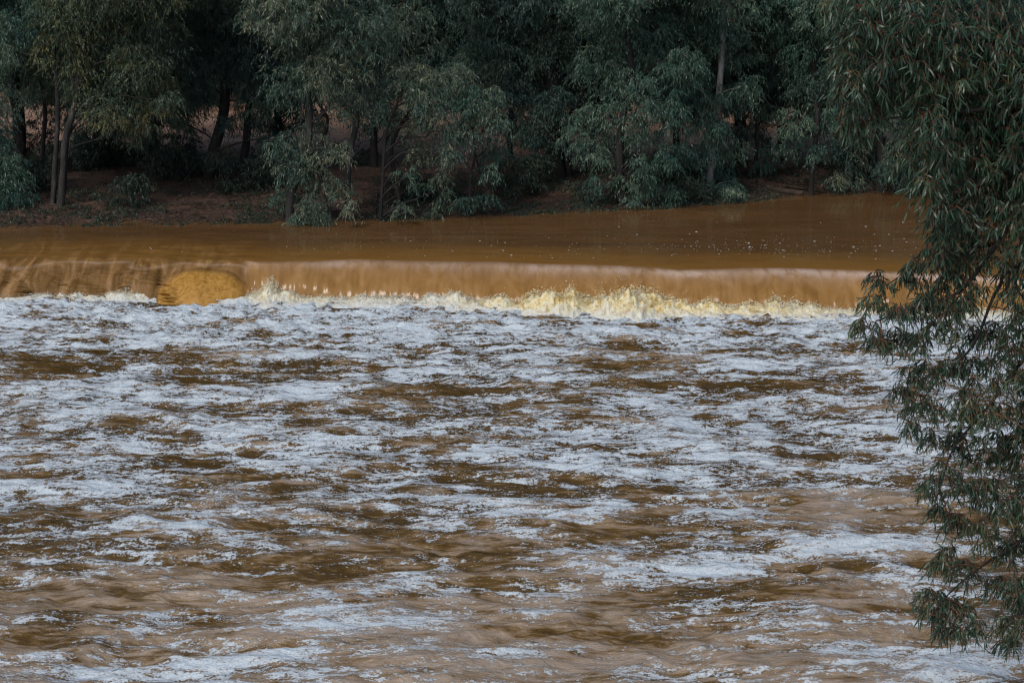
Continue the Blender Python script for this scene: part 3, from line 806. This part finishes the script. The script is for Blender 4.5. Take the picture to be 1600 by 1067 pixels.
make_tree([([(868, 293), (866, 240), (872, 180), (862, 110), (850, 20)], .33, .14), ([(892, 290), (884, 240), (890, 190), (920, 120)], .12, .05)],
          [(820, 80, 1.1), (880, 55, 1.1), (800, 150, .8), (850, 165, .7), (780, 30, 1.2), (920, 105, .8), (785, 195, .5), (840, 15, 1.2), (905, 190, .4), (760, 90, .9), (820, 205, .35), (900, 20, 1.1), (868, 150, .55, -1.0), (845, 215, .32, -.9), (885, 225, .3, -.9), (870, 185, .4, -1.0)],
          LEAF_DARK, BARK_DARK, 'large dark gum tree with the thickest black trunk, centre right', dY=0.8)
make_tree([([(975, 322), (968, 260), (972, 190), (985, 120), (980, 30)], .14, .06)],
          [(960, 95, 1.0), (1000, 145, .85), (940, 178, .75), (1000, 208, .65), (955, 232, .6), (1040, 168, .7), (1010, 262, .5), (1050, 238, .48), (925, 235, .45), (975, 280, .42), (1046, 296, .34), (1022, 60, 1.0), (1060, 100, .85), (900, 215, .4), (1015, 300, .3), (930, 285, .25), (1040, 318, .14), (960, 20, 1.1), (990, 310, .2)],
          LEAF_TEAL, BARK_DARK, 'teal gum tree with big drooping leaf clusters reaching the water, right of the thick trunk')
make_tree([([(1108, 305), (1112, 240), (1121, 170), (1127, 95), (1130, 10)], .10, .085)],
          [(1122, 45, .7, -.5), (1120, 152, .38, -.55), (1118, 195, .4, -.6), (1108, 235, .42, -.6), (1105, 48, .8, .9), (1152, 75, .7, .6), (1078, 130, .75), (1145, 150, .6, .6), (1098, 195, .65), (1112, 245, .6), (1088, 288, .5), (1130, 285, .5), (1150, 306, .28), (1082, 20, 1.0), (1162, 135, .5), (1150, 230, .4), (1110, 310, .35), (1160, 20, .8), (1075, 240, .5)],
          LEAF_TEAL, BARK_WHITE, 'gum tree with a bare white stretch of trunk showing high among dark leaves')
make_tree([([(1170, 279), (1166, 245), (1164, 200), (1160, 130), (1166, 40)], .05, .03), ([(1152, 262), (1158, 235), (1160, 200)], .045, .03)],
          [(1175, 150, .35), (1190, 60, .7), (1150, 205, .3), (1170, 200, .3), (1185, 110, .4)],
          LEAF_GREY, BARK_DARK, 'slim gum tree with dark bowed stems, left one of the pair on the mud', top=10)
make_tree([([(1180, 278), (1182, 230), (1186, 150), (1190, 80), (1195, 0)], .065, .035)],
          [(1205, 235, .38), (1225, 215, .35), (1200, 170, .3), (1230, 40, .8), (1215, 110, .6), (1190, 255, .25)],
          LEAF_TEAL, BARK_MID, 'slim tall gum tree with a bare stem, right one of the pair on the mud', top=11)
make_tree([([(1267, 307), (1270, 250), (1277, 195), (1272, 130), (1265, 40)], .085, .04)],
          [(1260, 128, .75), (1240, 188, .55), (1290, 178, .6), (1272, 85, .8), (1232, 228, .3), (1240, 50, .9), (1292, 222, .32), (1300, 120, .7), (1255, 220, .3), (1290, 30, .9), (1275, 235, .25)],
          LEAF_TEAL, BARK_DARK, 'small gum tree with one straight slim trunk standing alone at the waterline')
make_tree([([(1375, 300), (1378, 250), (1372, 190), (1380, 110), (1385, 20)], .16, .07)],
          [(1340, 178, .65), (1390, 168, .75), (1360, 225, .65), (1422, 218, .7), (1335, 262, .42), (1388, 262, .5), (1432, 268, .5), (1316, 245, .4), (1302, 280, .22), (1350, 115, .9), (1420, 105, .9), (1455, 160, .9), (1485, 228, .8), (1350, 30, 1.1), (1430, 30, 1.1), (1500, 100, 1.1), (1345, 290, .22), (1470, 275, .4), (1410, 290, .2)],
          LEAF_GREY, BARK_DARK, 'weeping grey-green gum tree half hidden by the near branches')
make_tree([([(1560, 292), (1565, 220), (1560, 120), (1570, 20)], .18, .08)],
          [(1540, 180, .9), (1590, 120, 1.1), (1560, 240, .8), (1620, 200, 1.0), (1520, 60, 1.1), (1610, 40, 1.2), (1520, 270, .5), (1600, 270, .6)],
          LEAF_DARK, BARK_DARK, 'dark gum tree seen only in gaps behind the near branches at the right edge', dY=0.5)

# second rank, in the dim just behind the bank trees
for (bx_, by_, lab) in ((150, 262, 'dark slender gum tree standing behind the olive forked tree'), (240, 262, 'dark slender gum tree standing left of and behind the leaning trunk'), (440, 258, 'dark slender gum tree between the leaning trunk and the grey-green tree'),
                        (585, 262, 'dark slender gum tree behind the gap beside the bushy grey-green tree'), (800, 262, 'dark slender gum tree left of and behind the thickest trunk'),
                        (930, 262, 'dark slender gum tree right of and behind the thickest trunk'), (1060, 262, 'dark slender gum tree behind the teal drooping tree'), (1150, 255, 'dark slender gum tree behind the white-barked tree'),
                        (1225, 250, 'dark slender gum tree behind the slim pair of stems'), (1320, 252, 'dark slender gum tree behind the lone slim trunk'), (1430, 250, 'dark slender gum tree behind the weeping tree')):
    bl = []
    for k in range(15):
        bl.append((bx_ + rng.uniform(-62, 62), rng.uniform(-10, 178), rng.uniform(.6, .95)))
    for k in range(3): bl.append((bx_ + rng.uniform(-35, 35), rng.uniform(178, 212), rng.uniform(.25, .45)))
    make_tree([([(bx_, by_), (bx_ + rng.uniform(-8, 8), 200), (bx_ + rng.uniform(-14, 14), 110), (bx_ + rng.uniform(-20, 20), 20)], rng.uniform(.08, .16), .05)], bl, LEAF_DARK, BARK_DARK, lab, per=44, leaf=(.17, .030), r=.36,
              group='slender dark gum trees behind the bank trees', top=11)

# ------------------------------------------------------------------ trees beyond the muddy flat
def back_proto(idx, leafmat, hgt):
    root = empty('eucalyptus_tree', (0, 0, 0)); tb = Tubes()
    pts = [np.array([0, 0, -0.3])]
    while pts[-1][2] < hgt * 0.85:
        pts.append(pts[-1] + np.array([rng.normal(0, .22), rng.normal(0, .22), 1.5]))
    sp = tb.add(pts, 0.24, 0.06, sides=8, sub=4, rough=0.12)
    W = []
    z = 0.9
    while z < hgt:
        f = z / hgt; R_ = 2.5 * math.sin(PI * min(1, 0.25 + 0.7 * f)) + 0.3
        s = sp[np.argmin(np.abs(sp[:, 2] - z))]
        for k in range(5 if z < 8 else 4):
            a = rng.uniform(0, 2 * PI); d_ = R_ * rng.uniform(0.25, 1.0)
            W.append((s[0] + math.cos(a) * d_, s[1] + math.sin(a) * d_, z + rng.uniform(-.5, .5), rng.uniform(0.75, 1.2)))
            tb.add(wiggle(s - np.array([0, 0, 0.6]), W[-1][:3], 3, .2), .04, .01, sides=4, sub=2)
        z += 0.95
    link('trunk', tb.mesh('trunk', BARK_DARK), root)
    C, T, O = tufts_in_blobs([w for w in W if w[2] < 8.5], 26)
    link('crown', leaf_mesh('crown', C, T, O, leafmat, (0, 0, 0), r=0.42, L=0.20, W=0.038), root)
    C, T, O = tufts_in_blobs([w for w in W if w[2] >= 8.5], 8)
    link('crown', leaf_mesh('crown', C, T, O, leafmat, (0, 0, 0), r=0.6, L=0.38, W=0.09, twigs=5, per_twig=8), root)
    return root

def copy_tree(src):
    r_ = src.copy(); col.objects.link(r_)
    for ch in list(src.children):
        c = ch.copy(); col.objects.link(c); c.parent = r_
        c.matrix_parent_inverse = ch.matrix_parent_inverse
    return r_

protos = [back_proto(0, LEAF_DARK, 15), back_proto(1, LEAF_TEAL, 14), back_proto(2, LEAF_GREY, 13), back_proto(3, LEAF_OLIVE, 14)]
used = [False] * 4
k = 0
for (Yr, x0, x1, step) in ((78, -19, 20, 3.1), (83.5, -21, 22, 3.1), (90, -24, 25, 3.4), (99, -27, 28, 4.2)):
    x = x0
    while x < x1:
        i = [0, 1, 0, 2, 1, 0, 3, 2][int(rng.integers(0, 8))]
        o = protos[i] if not used[i] else copy_tree(protos[i])
        used[i] = True
        y = Yr + rng.uniform(-1.6, 1.6); xx = x + rng.uniform(-.7, .7)
        o.location = (xx, y, float(ground_z(np.array(xx), np.array(y))))
        o.rotation_euler = (0, 0, rng.uniform(0, 6.28)); s = rng.uniform(0.88, 1.15); o.scale = (s, s, s)
        tag(o, 'dark gum tree in the dim wood beyond the muddy flat, behind the bank trees', 'tree', 'gum trees of the wood beyond the muddy flat')
        x += step; k += 1

# ------------------------------------------------------------------ shrubs under the trees
def make_shrub(px, py, w, h, label, mat=None, dY=0.0, group='low shrubs under the bank trees', name='shrub'):
    p = at_z(px, py, 1.0)
    for _ in range(6): p = at_z(px, py, float(ground_z(np.array(p[0]), np.array(p[1]))))
    root = empty(name, p); tag(root, label, 'shrub', group)
    tb = Tubes(); W = []
    kk = max(4, int(w * h * 9))
    for i in range(kk):
        q = p + np.array([rng.uniform(-w / 2, w / 2), rng.uniform(-.4, .5) , rng.uniform(0.12, h)])
        W.append((*q, rng.uniform(.2, .38)))
        tb.add(wiggle(p + np.array([rng.normal(0, w * .12), 0, -.05]), q, 3, .2), .014, .005, sides=4, sub=2)
    link('stem', tb.mesh('stem', BARK_DARK, p), root)
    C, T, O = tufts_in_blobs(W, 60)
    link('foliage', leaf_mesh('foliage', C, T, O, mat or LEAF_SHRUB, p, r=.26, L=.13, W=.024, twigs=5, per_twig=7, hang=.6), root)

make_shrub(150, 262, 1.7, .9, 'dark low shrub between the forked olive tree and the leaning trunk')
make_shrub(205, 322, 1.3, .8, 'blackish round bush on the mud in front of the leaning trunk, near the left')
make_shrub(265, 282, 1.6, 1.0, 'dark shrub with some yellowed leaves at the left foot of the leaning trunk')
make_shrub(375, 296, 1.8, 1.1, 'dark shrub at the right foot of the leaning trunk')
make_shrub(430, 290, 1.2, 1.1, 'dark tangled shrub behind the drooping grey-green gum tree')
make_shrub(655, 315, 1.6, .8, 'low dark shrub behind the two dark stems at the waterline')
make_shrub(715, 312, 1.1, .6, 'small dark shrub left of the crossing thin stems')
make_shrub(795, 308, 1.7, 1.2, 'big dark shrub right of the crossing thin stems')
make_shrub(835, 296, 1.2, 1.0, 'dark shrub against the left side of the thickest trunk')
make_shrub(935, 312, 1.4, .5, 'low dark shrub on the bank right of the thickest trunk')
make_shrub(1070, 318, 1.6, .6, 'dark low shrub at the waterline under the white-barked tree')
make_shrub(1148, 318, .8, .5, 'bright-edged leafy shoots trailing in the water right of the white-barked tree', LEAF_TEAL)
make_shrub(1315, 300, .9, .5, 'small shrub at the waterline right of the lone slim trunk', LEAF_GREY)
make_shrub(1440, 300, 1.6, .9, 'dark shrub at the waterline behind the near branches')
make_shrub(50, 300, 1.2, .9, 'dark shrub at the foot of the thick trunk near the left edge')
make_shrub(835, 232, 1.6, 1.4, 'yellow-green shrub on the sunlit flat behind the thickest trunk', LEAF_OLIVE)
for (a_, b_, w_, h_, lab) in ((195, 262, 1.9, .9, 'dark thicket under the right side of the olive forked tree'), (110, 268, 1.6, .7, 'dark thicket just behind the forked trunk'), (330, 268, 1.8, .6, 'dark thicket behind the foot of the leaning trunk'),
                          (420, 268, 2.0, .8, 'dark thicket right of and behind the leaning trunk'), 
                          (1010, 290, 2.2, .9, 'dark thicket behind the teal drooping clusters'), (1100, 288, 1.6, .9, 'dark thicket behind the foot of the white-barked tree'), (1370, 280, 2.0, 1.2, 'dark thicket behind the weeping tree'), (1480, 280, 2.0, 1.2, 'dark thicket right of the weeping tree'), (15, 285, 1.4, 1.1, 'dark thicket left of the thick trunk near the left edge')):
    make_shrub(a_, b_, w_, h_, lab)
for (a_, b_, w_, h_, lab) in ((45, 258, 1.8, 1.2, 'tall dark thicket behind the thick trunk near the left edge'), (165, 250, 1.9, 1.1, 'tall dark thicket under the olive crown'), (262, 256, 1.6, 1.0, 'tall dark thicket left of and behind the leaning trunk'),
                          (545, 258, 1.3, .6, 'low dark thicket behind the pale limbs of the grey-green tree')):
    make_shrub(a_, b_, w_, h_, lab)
make_shrub(485, 352, .7, .22, 'flat spray of drowned leaves lying on the water under the grey-green tree', LEAF_TEAL, name='leafy_sprig')

# ------------------------------------------------------------------ fallen logs
def log(pts_px, z0, r0, r1, label, dz=0.0):
    P_ = []
    for (x, y) in pts_px:
        q = at_z(x, y, 1.0)
        for _ in range(6): q = at_z(x, y, float(ground_z(np.array(q[0]), np.array(q[1]))) + z0)
        P_.append(q)
    P_ = np.array(P_); root = empty('fallen_log', P_[0]); tag(root, label, 'log', 'fallen logs on the far bank')
    tb = Tubes(); sm = tb.add(P_, r0, r1, sides=10, rough=.2, sub=6)
    link('log_trunk', tb.mesh('log_trunk', BARK_LOG, P_[0]), root)
    for f in (0.4, 0.7):
        tb2 = Tubes(); s = sm[int(f * (len(sm) - 1))]
        tb2.add(wiggle(s, s + np.array([rng.uniform(-.3, .4), rng.uniform(-.2, .2), rng.uniform(.15, .35)]), 3, .2), r1 * .6, .008, sides=5, sub=2)
        link('broken_branch', tb2.mesh('broken_branch', BARK_LOG, P_[0]), root)
log([(1150, 283), (1180, 287), (1215, 297), (1255, 303)], .08, .13, .07, 'dark fallen log sloping down the mud to the water by the lone slim trunk')
log([(1222, 290), (1250, 294), (1290, 300)], .06, .05, .03, 'thin fallen branch lying on the mud behind the lone slim trunk')
log([(905, 292), (935, 293), (965, 296)], .06, .05, .03, 'thin straight fallen log right of the thickest trunk')
# log hung level between the slim pair
P_ = np.array([at_y(1138, 201, 62.4), at_y(1165, 200, 62.3), at_y(1195, 197, 62.2), at_y(1222, 194, 62.0)])
root = empty('fallen_log', P_[0]); tag(root, 'tan fallen log caught level across the slim pair of stems', 'log', 'fallen logs on the far bank')
tb = Tubes(); tb.add(P_, .055, .045, sides=10, rough=.15, sub=6); link('log_trunk', tb.mesh('log_trunk', mat_bark('bark_tan', (.12, .07, .045), (.26, .16, .10), (.38, .26, .18)), P_[0]), root)
tb = Tubes(); tb.add(wiggle(P_[1], P_[1] + np.array([.1, .1, -.5]), 3, .15), .03, .012, sides=6, sub=2); link('broken_branch', tb.mesh('broken_branch', BARK_LOG, P_[0]), root)

# ------------------------------------------------------------------ flood litter on the bank
n = 9500
lx = rng.uniform(-19, 19, n); off = np.where(rng.random(n) < .35, rng.exponential(.35, n), rng.gamma(1.7, 1.5, n) + 0.05)
ly = waterline(lx) + off
cl = noise2(lx * 0.7, ly * 0.7, 91) > -0.3
lx, ly = lx[cl], ly[cl]
lz = ground_z(lx, ly) + 0.02
tb = Tubes()
a = rng.uniform(0, PI, len(lx)); Ls = rng.gamma(2.0, 0.07, len(lx)) + 0.05
for i in range(len(lx)):
    d = np.array([math.cos(a[i]), math.sin(a[i]), rng.normal(0, .25)]) * Ls[i]
    p = np.array([lx[i], ly[i], lz[i]]); mid = p + d * .5 + rng.normal(0, .02, 3) + np.array([0, 0, .02])
    tb.add([p, mid, p + d], .014, .006, sides=3, sub=1)
li = link('flood_debris', tb.mesh('flood_debris', BARK_LOG)); tag(li, 'tangled twigs and flood litter strewn along the muddy bank', kind='stuff')
# leaf litter / drowned undergrowth
n = 3600
lx = rng.uniform(-19, 19, n); ly = waterline(lx) + np.where(rng.random(n) < .3, rng.exponential(.4, n) - .05, rng.gamma(2.2, 1.3, n))
cl = noise2(lx * 0.5 + 9, ly * 0.6, 92) > -0.08
lx, ly = lx[cl], ly[cl]
C = np.stack([lx, ly, ground_z(lx, ly) + 0.10], -1)
me = leaf_mesh('undergrowth', C, rng.uniform(0.2, 1.0, len(C)), np.tile(np.array([0, 0, .6]), (len(C), 1)), LEAF_SHRUB, (0, 0, 0), r=.2, L=.12, W=.02, twigs=4, per_twig=5, hang=.5)
tag(link('undergrowth', me), 'sparse dark undergrowth matted on the bank under the trees', kind='stuff')

# ------------------------------------------------------------------ the near tree on the right
YN = 21.8
nb = np.array([9.4, 21.4, 0.0]); nb[2] = float(ground_z(np.array(nb[0]), np.array(nb[1]))) - 0.1
near = empty('eucalyptus_tree', nb)
tag(near, 'near gum tree filling the right edge, its leafy boughs hanging before the river', 'tree')
tb = Tubes()
trunk = [nb, nb + np.array([-.1, 0, 2]), nb + np.array([-.35, .1, 4.5]), nb + np.array([-.5, .2, 7]), nb + np.array([-.9, .3, 9.2]), nb + np.array([-1.4, .3, 11.5]), nb + np.array([-1.6, .2, 14])]
tr_s = tb.add(trunk, .24, .07, sides=14, rough=.08, sub=6)
near_blobs = []
def nbz(rows_, dep=0.0, jit=.35):
    for (x, y, r_) in rows_:
        q = at_y(x, y, YN + dep + rng.uniform(-jit, jit)); near_blobs.append((q[0], q[1], q[2], r_))
# dense upper mass
nbz([(1330, 25, .30), (1325, 75, .26), (1345, 120, .28), (1320, 150, .18), (1335, 190, .20), (1400, 20, .36), (1400, 90, .34), (1380, 150, .26), (1345, 205, .12), (1460, 40, .38), (1470, 120, .36),
     (1530, 30, .4), (1540, 110, .4), (1590, 60, .4), (1600, 150, .4), (1450, 190, .26), (1500, 180, .32), (1560, 200, .36), (1620, 230, .4), (1470, 240, .28), (1430, 245, .18), (1520, 260, .34), (1585, 290, .36), (1450, 290, .22), (1490, 320, .30),
     (1540, 340, .34), (1600, 370, .34), (1470, 370, .22), (1500, 400, .22), (1545, 395, .22), (1625, 320, .4), (1430, 150, .22), (1420, 265, .12)])
nbz([(1360, 45, .3), (1440, 90, .4), (1510, 80, .4), (1580, 120, .4), (1520, 210, .4), (1590, 240, .4), (1550, 290, .4), (1500, 360, .26), (1480, 150, .35), (1400, 60, .35)], dep=.7)
# drooping bough in front of the weir
nbz([(1375, 445, .09), (1365, 480, .11), (1360, 515, .12), (1375, 545, .10), (1400, 490, .13), (1425, 445, .12), (1440, 420, .14), (1430, 490, .15), (1410, 535, .13), (1455, 470, .17), (1480, 440, .2), (1440, 540, .16), (1485, 510, .2), (1425, 590, .12),
     (1460, 585, .17), (1500, 570, .2), (1520, 470, .2), (1535, 530, .22), (1580, 460, .22), (1590, 540, .26), (1550, 590, .24), (1410, 620, .08), (1430, 640, .11), (1460, 640, .13), (1500, 630, .18), (1540, 650, .24), (1595, 640, .3),
     (1425, 670, .09), (1455, 690, .08), (1490, 690, .15), (1530, 710, .24), (1590, 710, .3), (1475, 740, .13), (1455, 765, .09), (1510, 770, .2), (1560, 780, .26), (1605, 790, .3), (1465, 800, .08), (1490, 820, .13), (1535, 840, .2), (1590, 860, .26),
     (1480, 870, .09), (1470, 890, .09), (1510, 900, .16), (1560, 920, .18), (1600, 920, .2), (1450, 935, .12), (1475, 950, .13), (1455, 965, .10), (1480, 985, .11), (1510, 955, .12), (1500, 990, .08), (1590, 985, .14), (1560, 975, .1), (1575, 1010, .1), (1600, 950, .15),
     (1530, 985, .05), (1500, 420, .16), (1460, 405, .14), (1600, 420, .16), (1600, 500, .2), (1490, 480, .16), (1610, 590, .2), (1615, 680, .24), (1615, 850, .2)], jit=.3)
# masses further right, outside the picture
for k in range(70):
    near_blobs.append((rng.uniform(6.2, 10.5), rng.uniform(19.6, 23.6), rng.uniform(3.2, 13.5), rng.uniform(.35, .7)))
C_all, T_all, O_all = [], [], []
for (x, y, z, r_) in near_blobs:
    kk = max(4, int(5 + (235 if z > 7.0 else 205) * r_ * r_))
    d = rng.normal(size=(kk, 3)); d /= np.linalg.norm(d, axis=1)[:, None]
    C_all.append(np.array([x, y, z]) + d * (r_ * rng.random(kk) ** .45)[:, None] + np.array([0, 0, .08])); O_all.append(d)
    T_all.append(np.clip(rng.normal(.44, .24) + rng.normal(0, .24, kk), 0, 1))
C_all = np.concatenate(C_all); T_all = np.concatenate(T_all); O_all = np.concatenate(O_all)
tw = Tubes()
me = leaf_mesh('crown', C_all, T_all, O_all * .4, LEAF_NEAR, nb, r=.16, L=.125, W=.018, twigs=4, per_twig=6, curved=True, tw_acc=tw, hang=1.0, Lf=np.where(C_all[:, 2] > 7.0, 1.0, 0.90))
link('crown', me, near)
# limbs: main boughs leave the trunk and droop to the left
def pxn(x, y, dep=0.0): return at_y(x, y, YN + dep)
boughs = [([tr_s[20], pxn(1640, 300), pxn(1560, 380), pxn(1500, 455), pxn(1430, 480), pxn(1375, 500)], .045, .006),
          ([tr_s[16], pxn(1660, 480, .1), pxn(1600, 560, .1), pxn(1540, 640), pxn(1490, 700), pxn(1465, 770)], .035, .005),
          ([tr_s[12], pxn(1660, 760), pxn(1600, 840), pxn(1540, 880), pxn(1490, 920), pxn(1455, 960)], .03, .004),
          ([tr_s[12], pxn(1660, 860, .2), pxn(1610, 930, .1), pxn(1585, 990), pxn(1580, 1020)], .02, .004),
          ([tr_s[25], pxn(1660, 60), pxn(1540, 60), pxn(1430, 60), pxn(1340, 80)], .06, .008),
          ([tr_s[24], pxn(1660, 160, .3), pxn(1550, 170), pxn(1440, 180), pxn(1350, 190)], .05, .006),
          ([tr_s[22], pxn(1640, 240, .3), pxn(1550, 280), pxn(1480, 320), pxn(1450, 380)], .04, .006),
          ([tr_s[20], pxn(1620, 400), pxn(1560, 450), pxn(1520, 540), pxn(1460, 600), pxn(1425, 650)], .03, .005)]
pool_pts = [tr_s[10:]]
for pts_, r0, r1 in boughs:
    pool_pts.append(tb.add(pts_, r0, r1, sides=7, sub=6, rough=.1))
pool_pts = np.concatenate(pool_pts)
link('trunk', tb.mesh('trunk', BARK_DARK, nb), near)
for (x, y, z, r_) in near_blobs:
    c = np.array([x, y, z]); dd = np.linalg.norm(pool_pts - c, axis=1) + np.where(pool_pts[:, 2] < z - .1, .3, 0)
    s = pool_pts[np.argmin(dd)]
    tw.add(wiggle(s, c, 3, .12), .010, .003, sides=4, sub=3)
    for j in range(4): tw.add(wiggle(c, c + rng.normal(0, r_ * .6, 3), 2, .1), .004, .002, sides=3, sub=1)
link('twig', tw.mesh('twig', TWIG, nb), near)

# ------------------------------------------------------------------ light
w = bpy.data.worlds.new('World'); scene.world = w; w.use_nodes = True
nt = w.node_tree
sky = nt.nodes.new('ShaderNodeTexSky'); sky.sky_type = 'NISHITA'; sky.sun_disc = False
EL, AZ = math.radians(48), math.radians(215)      # sun behind the camera's left shoulder, veiled by cloud
sky.sun_elevation = EL; sky.sun_rotation = AZ; sky.air_density = 1.0; sky.dust_density = 2.5; sky.ozone_density = 1.0
bg = nt.nodes['Background']; nt.links.new(sky.outputs[0], bg.inputs[0]); bg.inputs[1].default_value = 0.11
sun_d = bpy.data.lights.new('sun', 'SUN'); sun_d.energy = 1.4; sun_d.angle = math.radians(18); sun_d.color = (1.0, 0.95, 0.88)
sun = bpy.data.objects.new('sun', sun_d); col.objects.link(sun)
sx_, sy_ = math.sin(AZ), math.cos(AZ)
from mathutils import Vector
sun.rotation_euler = Vector((sx_ * math.cos(EL), sy_ * math.cos(EL), math.sin(EL))).to_track_quat('Z', 'Y').to_euler()
sun.location = (0, 0, 60)

scene.view_settings.view_transform = 'Standard'; scene.view_settings.look = 'None'
scene.view_settings.exposure = 0.12; scene.view_settings.gamma = 1.0
scene.render.engine = 'CYCLES'
scene.cycles.max_bounces = 6; scene.cycles.diffuse_bounces = 3; scene.cycles.glossy_bounces = 3; scene.cycles.transmission_bounces = 3
scene.cycles.use_denoising = True
scene.cycles.filter_width = 1.1
